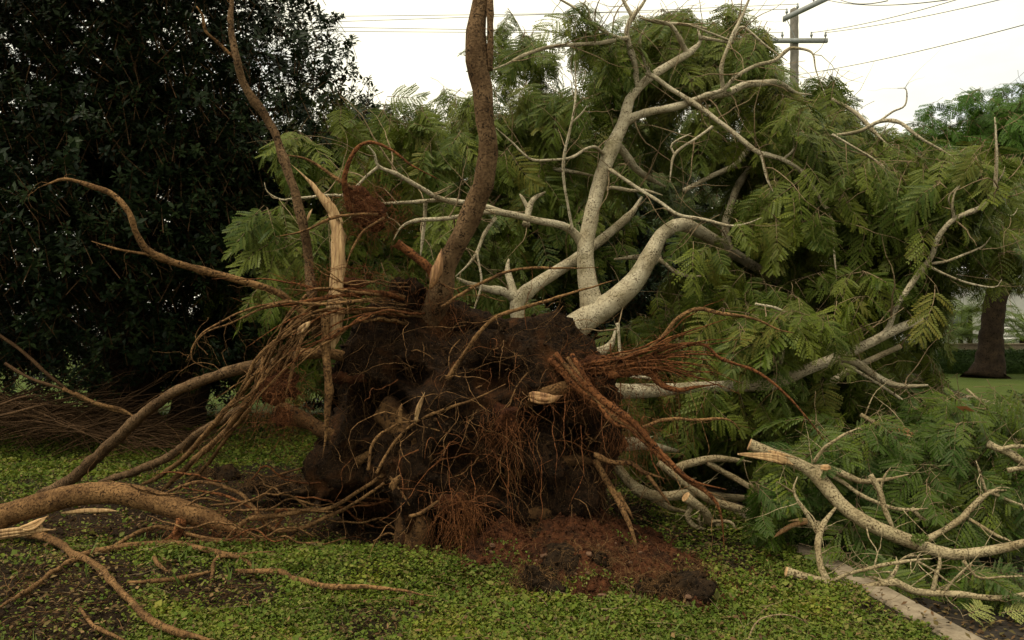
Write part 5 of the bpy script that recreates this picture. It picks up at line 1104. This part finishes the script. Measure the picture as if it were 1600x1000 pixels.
branch_thing(G(1400, 740), 'branch stub with orange torn wood in the middle of the leaf pile', [
    [(1345, 648, 4, 6.0), (1362, 658, 5, 5.95), (1380, 672, 5, 5.95), (1410, 690, 4, 6.0)],
    [(1420, 680, 3, 5.9), (1421, 720, 2.6, 5.85), (1425, 745, 2.2, 5.8)],
], {}, (), shards=(([(1366, 660, 3, 5.9), (1385, 667, 5, 5.9), (1410, 673, 6, 5.9), (1428, 680, 4.6, 5.9), (1434, 684, 1.5, 5.9)], 'wound', .35), ([(1366, 662, 2, 5.88), (1400, 675, 3, 5.88), (1430, 684, 1.2, 5.88)], 'split', .35)))
# moss-like leaf tuft, dry leaf, loose fronds on the road, bent stem
mc = P(1437, 843, 5.28)
mb = MB(); n = 260; u = RNG.normal(0, 1, (n, 3)); u /= np.linalg.norm(u, axis=1)[:, None]
leaves(mb, np.array(mc) + u * np.array([.055, .045, .035]) * RNG.uniform(.5, 1, (n, 1)), RNG.random(n) * 6.283, RNG.normal(.3, .6, n), RNG.normal(0, .5, n), .012 + .014 * RNG.random(n), .007 + .006 * RNG.random(n))
tag(mb.build('leaf_tuft', M['blade'], None, False), 'small bright green leaf tuft on top of the big cut branch', 'leaf tuft')
mb = MB(); a = P(1493, 635, 5.7); b = P(1523, 643, 5.7)
mb.add([a, (a + b) / 2 + Vector((0, -.02, .022)), b, (a + b) / 2 + Vector((0, .02, -.020)), (a + b) / 2 + Vector((0, .004, 0))], None, [(0, 4, 1), (1, 4, 2), (2, 4, 3), (3, 4, 0)])
tag(mb.build('dry_leaf', M['dryleaf'], None, False), 'large dry brown leaf on top of the leaf pile at right', 'dry leaf')
fy = [frond_mesh('loose_frond_mesh', M['frondyellow'], 21, 8, 6), frond_mesh('loose_frond_mesh', M['frondyellow'], 24, 7, 6)]
for k, (px, py, rz, s, lab) in enumerate(((1505, 975, .55, .26, 'yellow green frond lying on the road near the bottom right corner'), (1560, 968, -.2, .22, 'smaller yellow green frond on the road at the right edge'))):
    g_ = G(px, py, -.1); o = bpy.data.objects.new('loose_frond', fy[k]); COL.objects.link(o); o.location = g_ + Vector((0, 0, .04)); o.rotation_euler = (R(25), R(-12), rz); o.scale = (s,) * 3; tag(o, lab, 'frond')
mb = MB(); tube(mb, spline([(*G(1165, 1010), .005), (*P(1180, 975, 4.2), .005), (*P(1200, 963, 4.2), .0045), (*P(1230, 961, 4.25), .004), (*P(1258, 972, 4.3), .003), (*P(1278, 995, 4.3), .002)], .02), 6, 0, 0, 0)
tag(mb.build('bent_stem', M['twig']), 'thin dry stem arching over the lawn near the bottom edge', 'stem')
mb = MB(); tube(mb, spline([(*G(895, 948, .03), .003), (*G(940, 953, .03), .003), (*G(975, 960, .02), .002)], .02), 5, 0, 0, 0)
tag(mb.build('dark_stick', M['darkbark']), 'thin dark stick on the lawn in front of the soil heap', 'stick')

# ------------------------------------------------------------------ dark tree at the left
def leaf_sprig(name, mat, seed, n=15, ln=.085, wd=.042):
    g = np.random.default_rng(seed); mb = MB(); pos = []; yaw = []; tl = []
    for k in range(n):
        pos.append((g.normal(0, .012), g.normal(0, .012), -.10 * k / n + .02)); yaw.append(k * 2.4 + g.normal(0, .3)); tl.append(g.normal(.65 - 1.1 * k / n, .25))
    leaves(mb, np.array(pos), np.array(yaw), np.array(tl), g.normal(0, .25, n), ln * g.uniform(.75, 1.15, n), wd * g.uniform(.8, 1.1, n))
    tube(mb, np.array([(0, 0, -.25, .004), (0, 0, .02, .003)]), 3, 0, 0, 0, False, False, 1)
    me = mb.mesh(name); me.materials.append(mat); me.materials.append(M['deadtwig']); return me
ftree = empty('shade_tree', (-6.4, 13.2, 0), 'huge dark broad-leaved tree filling the left side behind the lawn', 'tree')
def wtube(name, ctrl, mat, parent, sides=12, rough=.12):
    mb = MB(); tube(mb, spline(ctrl, .12), sides, rough, .1, random.random() * 9); return mb.build(name, mat, parent)
wtube('trunk', [(-6.4, 13.2, -.1, .5), (-6.3, 13.2, 1.2, .42), (-6.5, 13.1, 2.6, .38), (-6.2, 13, 4.5, .3), (-6.3, 13, 7, .2)], M['darkbark'], ftree)
wtube('trunk', [(-5.6, 13.6, -.1, .3), (-5.2, 13.5, 1.5, .24), (-4.7, 13.2, 3, .2), (-4.2, 12.8, 5, .12)], M['darkbark'], ftree)
for k in range(26):
    a = random.uniform(0, 6.283); z = random.uniform(1.6, 6); L = random.uniform(2, 3.4)
    d = np.array([math.cos(a), math.sin(a), random.uniform(-.15, .5)])
    s = np.array([-6.3, 13.1, z]); wtube('limb', [(*s, .09), (*(s + d * L * .5 + np.array([0, 0, .2])), .055), (*(s + d * L), .015)], M['darkbark'], ftree, 7)
tws = MB()
for k in range(150):
    a = random.uniform(0, 6.283); r = random.uniform(.6, 2.6); s = np.array([-6.4 + r * math.cos(a), 12.6 + .8 * r * math.sin(a), random.uniform(1, 6)])
    strands(tws, [s], [RNG.normal(0, 1, 3)], [random.uniform(.6, 1.6)], [.006], .2, .5, 10, 3)
tag(tws.build('twigs', M['darkbark'], ftree), kind='stuff')
its = []
fpos = []
def ficus_pts(n, c, s, shell):
    for _ in range(n):
        u = RNG.normal(0, 1, 3); u /= np.linalg.norm(u); r = shell + (1 - shell) * RNG.random() if RNG.random() < .8 else RNG.random()
        fpos.append(np.array(c) + u * np.array(s) * r)
ficus_pts(8200, (-7.0, 13.0, 4.6), (4.9, 3.6, 4.3), .72)
ficus_pts(2200, (-5.45, 11.8, 5.4), (1.75, 2.0, 2.8), .6)
ficus_pts(2000, (-4.5, 12.6, 3.0), (1.4, 2.0, 2.2), .45)
ficus_pts(1300, (-8.6, 11.0, 4.6), (2.4, 2.0, 2.6), .6)
ficus_pts(1000, (-6.2, 10.8, 3.3), (2.2, 1.4, 1.5), .5)
ficus_pts(1200, (-5.5, 9.2, 7.2), (3.2, 3.2, 1.6), .4)  # overhang mostly above the view, crown extended here to cast shade
ficus_pts(1500, (-8.3, 12.4, 7.4), (3.0, 2.4, 2.0), .3)
ficus_pts(2200, (-6.5, 14.5, 3.0), (5, 1.6, 2.6), .2)
ficus_pts(900, (-8.5, 13.2, 1.6), (3.5, 2.4, 1.4), .3)
ficus_pts(1800, (-5.6, 15.6, 1.1), (4.6, .9, 1.1), .2)
fpos = [p for p in fpos if p[2] > (.75 + .4 * math.sin(p[0] * 2.1) if p[1] < 14.6 else .15)]
q = np.array(fpos); den = fbm(q, .75, 3, 21); keep = den > -.34
fpos = [p for p, k in zip(fpos, keep) if k]
for p in fpos:
    up = np.array([random.gauss(0, .6), random.gauss(-.5, .6), 1.0]); Z = Vector(up).normalized(); X = Z.orthogonal().normalized()
    its.append((p, Matrix((X, Z.cross(X), Z)).transposed().to_euler(), random.uniform(.9, 1.7), random.randrange(3)))
its.sort(key=lambda i: i[0][1])
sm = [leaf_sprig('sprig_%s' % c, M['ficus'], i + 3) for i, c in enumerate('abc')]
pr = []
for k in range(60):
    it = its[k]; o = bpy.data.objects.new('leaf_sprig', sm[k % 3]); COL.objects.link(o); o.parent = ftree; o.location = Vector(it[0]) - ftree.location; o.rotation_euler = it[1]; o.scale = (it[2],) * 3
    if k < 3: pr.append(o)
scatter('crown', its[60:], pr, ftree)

dt = empty('shade_tree', (1.6, 17.5, 0), 'dark dense tree behind the pale forked limbs in the middle', 'tree')
wtube('trunk', [(1.6, 17.5, -.1, .3), (1.7, 17.5, 1.5, .24), (1.5, 17.4, 3.5, .14)], M['darkbark'], dt)
fpos.clear(); ficus_pts(2600, (1.0, 17.4, 2.6), (3.4, 1.3, 2.5), .3); ficus_pts(1300, (4.4, 18.6, 2.4), (2.2, 1.2, 2.2), .3); its2 = []
for p in fpos:
    if p[2] < .3: continue
    Z = Vector((random.gauss(0, .6), random.gauss(-.5, .6), 1)).normalized(); X = Z.orthogonal().normalized(); its2.append((p, Matrix((X, Z.cross(X), Z)).transposed().to_euler(), random.uniform(1.0, 1.9), random.randrange(3)))
for k in range(3):
    it = its2[k]; o = bpy.data.objects.new('leaf_sprig', sm[k]); COL.objects.link(o); o.parent = dt; o.location = Vector(it[0]) - dt.location; o.rotation_euler = it[1]; o.scale = (it[2],) * 3
scatter('crown', its2[3:], pr, dt)

# brush pile of dead twigs under it
bp = empty('brush_pile', G(110, 655), 'brush pile of dead brown twigs under the dark tree at left', 'brush pile')
mb = MB()
st = []; di = []; ln = []
for k in range(1000):
    px = random.uniform(-80, 150) if random.random() < .7 else random.uniform(100, 300); py = random.uniform(585, 668) if px < 150 else random.uniform(630, 662); d = random.uniform(10.0, 12.6)
    p = P(px, py, d); p.z = max(.03, min(p.z, .62 - max(0, px) / 550)); st.append(p); a = random.uniform(-.5, .5) + random.choice((0, math.pi)); di.append((math.cos(a), math.sin(a) * .6, random.gauss(.02, .28))); ln.append(random.uniform(.4, 1.6))
strands(mb, st, di, ln, [random.uniform(.005, .014) for _ in st], .12, .22, 7, 3)
tag(mb.build('twigs', M['deadtwig'], bp), kind='stuff')
for c in ([(-30, 505, 3.6, 10.2), (30, 545, 3.8, 10.2), (75, 585, 4, 10.2), (110, 612, 4, 10.2)], [(8, 568, 3.4, 10), (50, 592, 3.6, 10), (105, 610, 3.8, 10)], [(-20, 640, 3, 9.8), (30, 622, 3, 9.8), (60, 616, 2.6, 9.8)], [(-20, 655, 3, 9.6), (40, 640, 3, 9.6), (75, 630, 2, 9.6)]):
    limb('stick', c, M['deadtwig'], bp, rough=.1)
for lab, c in (('long bare branch leaning from the brush pile toward the lawn', [(100, 608, 4, 10), (130, 622, 4.4, 9.9), (165, 636, 4.6, 9.8), (210, 650, 4.2, 9.7)]), ('second bare branch lying just under the long leaning one', [(118, 615, 4, 9.9), (150, 630, 4.2, 9.8), (190, 640, 4, 9.7), (215, 655, 3, 9.6)])):
    tag(limb('dead_branch', c, M['tanroot'], None, rough=.1), lab, 'branch')

# ------------------------------------------------------------------ standing trees behind
M['frondmid'] = mat_leaf('olive_tree_leaflets', [(.022, .042, .004), (.048, .076, .007), (.090, .110, .012)], (.09, .10, .022), .5, .14)  # brighter olive leaf colour for the two nearer feathery trees
fl = [frond_mesh('light_frond_a', M['frondmid'], 51, 6, 5), frond_mesh('light_frond_b', M['frondmid'], 52, 6, 5), frond_mesh('light_frond_c', M['frondmid'], 55, 7, 6)]
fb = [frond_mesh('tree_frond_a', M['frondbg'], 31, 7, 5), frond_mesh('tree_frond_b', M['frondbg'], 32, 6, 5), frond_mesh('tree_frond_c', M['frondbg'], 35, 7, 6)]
fg = [frond_mesh('green_frond_a', M['frondgreen'], 41, 7, 5), frond_mesh('green_frond_b', M['frondgreen'], 42, 6, 5), frond_mesh('green_frond_c', M['frondgreen'], 45, 7, 6)]
def feather_tree(name, loc, h, blobs, meshes, label, n, trunk_r=.16, size=(.45, .8), group='trees standing behind the fallen one', nf=40, bark_='darkbark', trunk_ctrl=None):
    root = empty(name, loc, label, 'tree', group); x, y, _ = loc
    if trunk_ctrl: wtube('trunk', trunk_ctrl, M[bark_], root, 16, .05)
    else: wtube('trunk', [(x, y, -.1, trunk_r * 1.3), (x + .1, y, h * .25, trunk_r), (x - .1, y, h * .5, trunk_r * .75), (x + .1, y, h * .85, trunk_r * .35)], M[bark_], root)
    pts = []; tot = sum(b[3] * b[4] * b[5] for b in blobs)
    for b in blobs:
        c = np.array(b[:3]); s = np.array(b[3:6])
        wtube('limb', [(x, y, max(.8, min(h * .45, c[2] - .6)), trunk_r * .5), (*((np.array([x, y, h * .4]) + c) / 2 + np.array([0, 0, .2])), trunk_r * .32), (*c, trunk_r * .14)], M[bark_], root, 8)
        for _ in range(int(n * b[3] * b[4] * b[5] / tot)):
            u = RNG.normal(0, 1, 3); u /= np.linalg.norm(u); pts.append(c + u * s * (1 - .55 * RNG.random() ** 1.6))
    tw = MB(); it = twig_sprays(pts, tw, size, .45, (4, 6), (.5, 1.2), .007); tag(tw.build('twigs', M['deadtwig'], root), kind='stuff')
    place_fronds(it, meshes, root, nf, 'crown'); return root
feather_tree('leafy_tree', (-3.0, 13.5, 0), 6.2, [(-3.1, 13.5, 4.4, 1.7, 1.6, 1.6), (-1.9, 13.8, 4.2, 1.5, 1.5, 1.7), (-4.0, 13.2, 3.0, 1.3, 1.4, 1.8), (-2.4, 13.0, 2.2, 1.5, 1.3, 1.6), (-1.2, 13.4, 2.6, 1.4, 1.4, 1.8)], fl, 'leafy tree behind the root plate, just right of the dark tree', 420)
feather_tree('leafy_tree', (-.3, 16.5, 0), 6.4, [(-.6, 16.5, 4.9, 1.9, 1.7, 1.5), (.9, 16.3, 4.4, 1.7, 1.7, 1.7)], fl, 'leafy tree behind the thick upright root', 250)
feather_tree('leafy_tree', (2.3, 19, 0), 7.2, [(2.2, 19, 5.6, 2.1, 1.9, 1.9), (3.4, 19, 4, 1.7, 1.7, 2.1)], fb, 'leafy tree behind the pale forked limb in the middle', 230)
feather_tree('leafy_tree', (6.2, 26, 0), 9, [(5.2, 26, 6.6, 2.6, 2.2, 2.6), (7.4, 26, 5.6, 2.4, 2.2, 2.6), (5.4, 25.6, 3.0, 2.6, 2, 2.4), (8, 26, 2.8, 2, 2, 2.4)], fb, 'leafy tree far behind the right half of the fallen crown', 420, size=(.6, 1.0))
feather_tree('shade_tree', (17.1, 28.4, 0), 10.5, [(16.5, 28, 8.6, 3.0, 2.4, 1.5), (19.4, 28, 9.0, 3.2, 2.6, 1.7), (15.2, 27.2, 6.8, 2.4, 2.2, 1.1), (18.2, 26.6, 7.0, 3.4, 2.2, 1.2), (21.5, 28, 6.8, 2.6, 2.4, 1.6), (17.4, 29.5, 5.6, 3, 2, 1.0)], fg, 'broad green tree with a thick dark trunk on the far lawn', 760, .4, (.55, .95), None, 40, 'darkbark',
    [(16.9, 28.4, -.15, .85), (17.0, 28.4, .2, .58), (17.05, 28.4, .7, .46), (17.1, 28.4, 1.6, .38), (17.2, 28.4, 2.6, .36), (17.5, 28.4, 3.6, .36), (17.8, 28.4, 4.6, .30), (17.6, 28.4, 5.6, .30), (17.8, 28.4, 7.5, .16)])

# ------------------------------------------------------------------ far side of the street
def box(mb, c, s, mi=0):
    c = np.array(c, float); s = np.array(s, float) / 2
    v = [c + s * np.array([a, b, d]) for a in (-1, 1) for b in (-1, 1) for d in (-1, 1)]
    mb.add(v, [(0, 1, 3, 2), (4, 6, 7, 5), (0, 4, 5, 1), (2, 3, 7, 6), (0, 2, 6, 4), (1, 5, 7, 3)], None, mi)
hd = empty('hedge', (18, 31, 0), 'low clipped green hedge behind the far dark trunk', 'hedge')
mb = MB(); box(mb, (19, 31.5, .42), (12, .8, .84)); mb.build('hedge_core', M['hedge'], hd, False)
mb = MB(); n = 14000; x = 12.9 + RNG.random(n) * 12.2; f = RNG.random(n); y = np.where(f < .6, 31.08, 31.1 + RNG.random(n) * .8) + RNG.normal(0, .05, n); z = np.where(f < .6, RNG.random(n) * .9, .86) + RNG.normal(0, .04, n)
leaves(mb, np.stack([x, y, z], 1), RNG.random(n) * 6.283, RNG.normal(.2, .6, n), RNG.normal(0, .5, n), .05 + .06 * RNG.random(n), .03 + .04 * RNG.random(n)); tag(mb.build('foliage', M['hedge'], hd, False), kind='stuff')
pl = empty('garden_wall', (20, 33, 0), 'low pale wall behind the clipped hedge', 'wall')
mb = MB(); box(mb, (20, 33.2, .55), (22, .2, 1.1)); mb.build('wall_face', M['kerb'], pl, False); mb = MB(); box(mb, (20, 33.2, 1.13), (22.1, .3, .06)); mb.build('coping', M['kerb'], pl, False)
hs = empty('house', (31, 46, 0), 'white house glimpsed behind the trees at the right edge', 'house')
mb = MB(); box(mb, (32, 48, 2.2), (18, 6, 4.4)); mb.build('wall', M['white'], hs, False)
mb = MB(); box(mb, (32, 48, 4.55), (19, 7.2, .25)); mb.build('roof', M['roof'], hs, False)
for k in range(5):
    mb = MB(); box(mb, (28.6, 44.96, 1.2 + k * .3), (3.0, .05, .26)); mb.build('slat', M['white'], hs, False)
for xx in (25.0, 33.6):
    mb = MB(); box(mb, (xx, 44.95, 2.2), (1.6, .06, 1.5)); w = mb.build('window', M['white'], hs, False); mb = MB(); box(mb, (xx, 44.9, 2.2), (1.4, .05, 1.3)); mb.build('pane', M['glass'], w, False)
def palm(x, y, h, label, n=16, L=2.0):
    root = empty('palm', (x, y, 0), label, 'palm', 'palms in the garden across the street')
    wtube('trunk', [(x, y, -.1, .14), (x, y, h * .6, .11), (x, y, h, .09)], M['darkbark'], root, 8)
    for k in range(n):
        a = k * 2.4 + random.gauss(0, .2); el = random.uniform(-.1, 1.2); mb = MB(); b = np.array([x, y, h]); pp = []; d = np.array([math.cos(a) * math.cos(el), math.sin(a) * math.cos(el), math.sin(el)])
        for s in range(9): pp.append(b.copy()); b = b + d * L / 8; d = d + np.array([0, 0, -.17]); d /= np.linalg.norm(d)
        pp = np.array(pp); tube(mb, np.column_stack([pp, np.linspace(.014, .004, 9)]), 3, 0, 0, 0, False, False)
        q = spline(np.column_stack([pp, np.full(9, .1)]), .06)[:, :3]; tg = np.gradient(q, axis=0); tg /= np.linalg.norm(tg, axis=1)[:, None]; az = np.arctan2(tg[:, 1], tg[:, 0])
        for sg in (-1, 1):
            m_ = len(q); leaves(mb, q, az + sg * .85, np.full(m_, -.25) + RNG.normal(0, .12, m_) + tg[:, 2] * .5, np.zeros(m_), .5 * np.sin(np.linspace(.5, 2.8, m_)) + .1, np.full(m_, .035))
        mb.build('frond', M['palm'], root, False)
palm(19.1, 33.9, 1.5, 'bright palm left of the far dark trunk', 30, 2.7); palm(21.0, 36.5, 2.6, 'taller palm partly behind the far dark trunk', 22, 2.6); palm(23.6, 36.5, 1.8, 'palm at the right edge in front of the white house', 24, 2.4); palm(22.4, 35.0, 1.3, 'low palm right of the far dark trunk', 16, 1.8)
fh = empty('building', (-20, 47, 0), 'pale building glimpsed under the dark tree at left', 'building')
mb = MB(); box(mb, (-19.5, 50, 1.3), (13, 5, 2.6)); mb.build('wall', M['white'], fh, False); mb = MB(); box(mb, (-19.5, 50, 2.7), (13.6, 5.6, .2)); mb.build('roof', M['roof'], fh, False)

# ------------------------------------------------------------------ power pole and wires
PD = 40.0
pb = P(1241, 0, PD); px0 = pb.x
pole = empty('power_pole', (px0, PD, 0), 'tall wooden power pole with two steel crossarms behind the fallen crown', 'power pole')
ptop = P(1240, 15, PD).z
wtube('pole', [(px0, PD, -.3, .26), (px0, PD, ptop * .5, .23), (px0, PD, ptop, .20)], M['polewood'], pole, 14, .02)
mb = MB(); z1 = P(0, 67, PD).z; box(mb, (px0 - .1, PD - .3, z1), (3.3, .16, .2)); mb.build('crossarm', M['galv'], pole, False)
z2 = P(0, 33, PD).z
mb = MB(); a = Vector((px0 - .95, PD - 1.1, z2 - .35)); b = Vector((px0 + 1.15, PD + 1.2 - 3.2, z2 + .45)); ax = (b - a).normalized(); sx = ax.cross(Vector((0, 0, 1))).normalized() * .09; uz = Vector((0, 0, .11))
mb.add([a - sx - uz, a + sx - uz, a + sx + uz, a - sx + uz, b - sx - uz, b + sx - uz, b + sx + uz, b - sx + uz], [(0, 1, 2, 3), (4, 7, 6, 5), (0, 4, 5, 1), (1, 5, 6, 2), (2, 6, 7, 3), (3, 7, 4, 0)]); mb.build('crossarm', M['galv'], pole, False)
def insul(p):
    mb = MB(); tube(mb, np.array([(p[0], p[1], p[2], .03), (p[0], p[1], p[2] + .1, .03), (p[0], p[1], p[2] + .12, .07), (p[0], p[1], p[2] + .2, .07), (p[0], p[1], p[2] + .22, .04), (p[0], p[1], p[2] + .3, .05), (p[0], p[1], p[2] + .34, .03)]), 8, 0); mb.build('insulator', M['insul'], pole)
ins = [(px0 - 1.5, PD - .3, z1 + .1), (px0 - .7, PD - .3, z1 + .1), (px0 + .75, PD - .3, z1 + .1), (px0 + 1.45, PD - .3, z1 + .1)] + [tuple(a.lerp(b, t) + Vector((0, 0, .1))) for t in (.08, .3, .62, .86)]
for p in ins: insul(p)
mb = MB(); tube(mb, spline([(px0 - .05, PD - .35, z1 + .05, .02), (px0 - .5, PD - .4, z1 + 1.0, .02), (px0 - .8, PD - 1.0, z2 - .45, .02)], .1), 5, 0); mb.build('brace', M['galv'], pole)
def wire(p, q, sag, label, r=.014):
    n = 24; rows = []
    for k in range(n + 1):
        t = k / n; v = Vector(p).lerp(Vector(q), t); v.z -= sag * 4 * t * (1 - t); rows.append((*v, r))
    mb = MB(); tube(mb, np.array(rows), 4, 0, 0, 0, False, False); tag(mb.build('power_line', M['wire']), label, 'power line', 'overhead wires on the power pole')
for k, (p, yy) in enumerate(zip((ins[4], ins[5], ins[0], ins[1]), (24, 33, 40.5, 47))):
    d = PD - 1; q = P(500, yy, d); v = q - Vector(p); e = Vector(p) + v * 2.6; wire(Vector(p) + Vector((0, 0, .3)), e, .25, ('uppermost', 'second', 'third', 'lowest')[k] + ' of the four wires crossing the sky left of the upright root')
for k, (p, ex, ey) in enumerate(((ins[7], 1340, -2), (ins[6], 1390, 0), (ins[2], 1500, -10), (ins[3], 1610, -20), ((px0, PD - .3, P(0, 120, PD).z), 1600, 25))):
    q = P(ex, ey, 26 if k < 4 else 24); v = q - Vector(p); wire(Vector(p) + Vector((0, 0, .3 if k < 4 else 0)), Vector(p) + v * 1.5, .3, ('steepest wire', 'second steepest wire', 'middle wire', 'second lowest wire', 'lowest wire')[k] + ' rising from the pole to the upper right', .014)
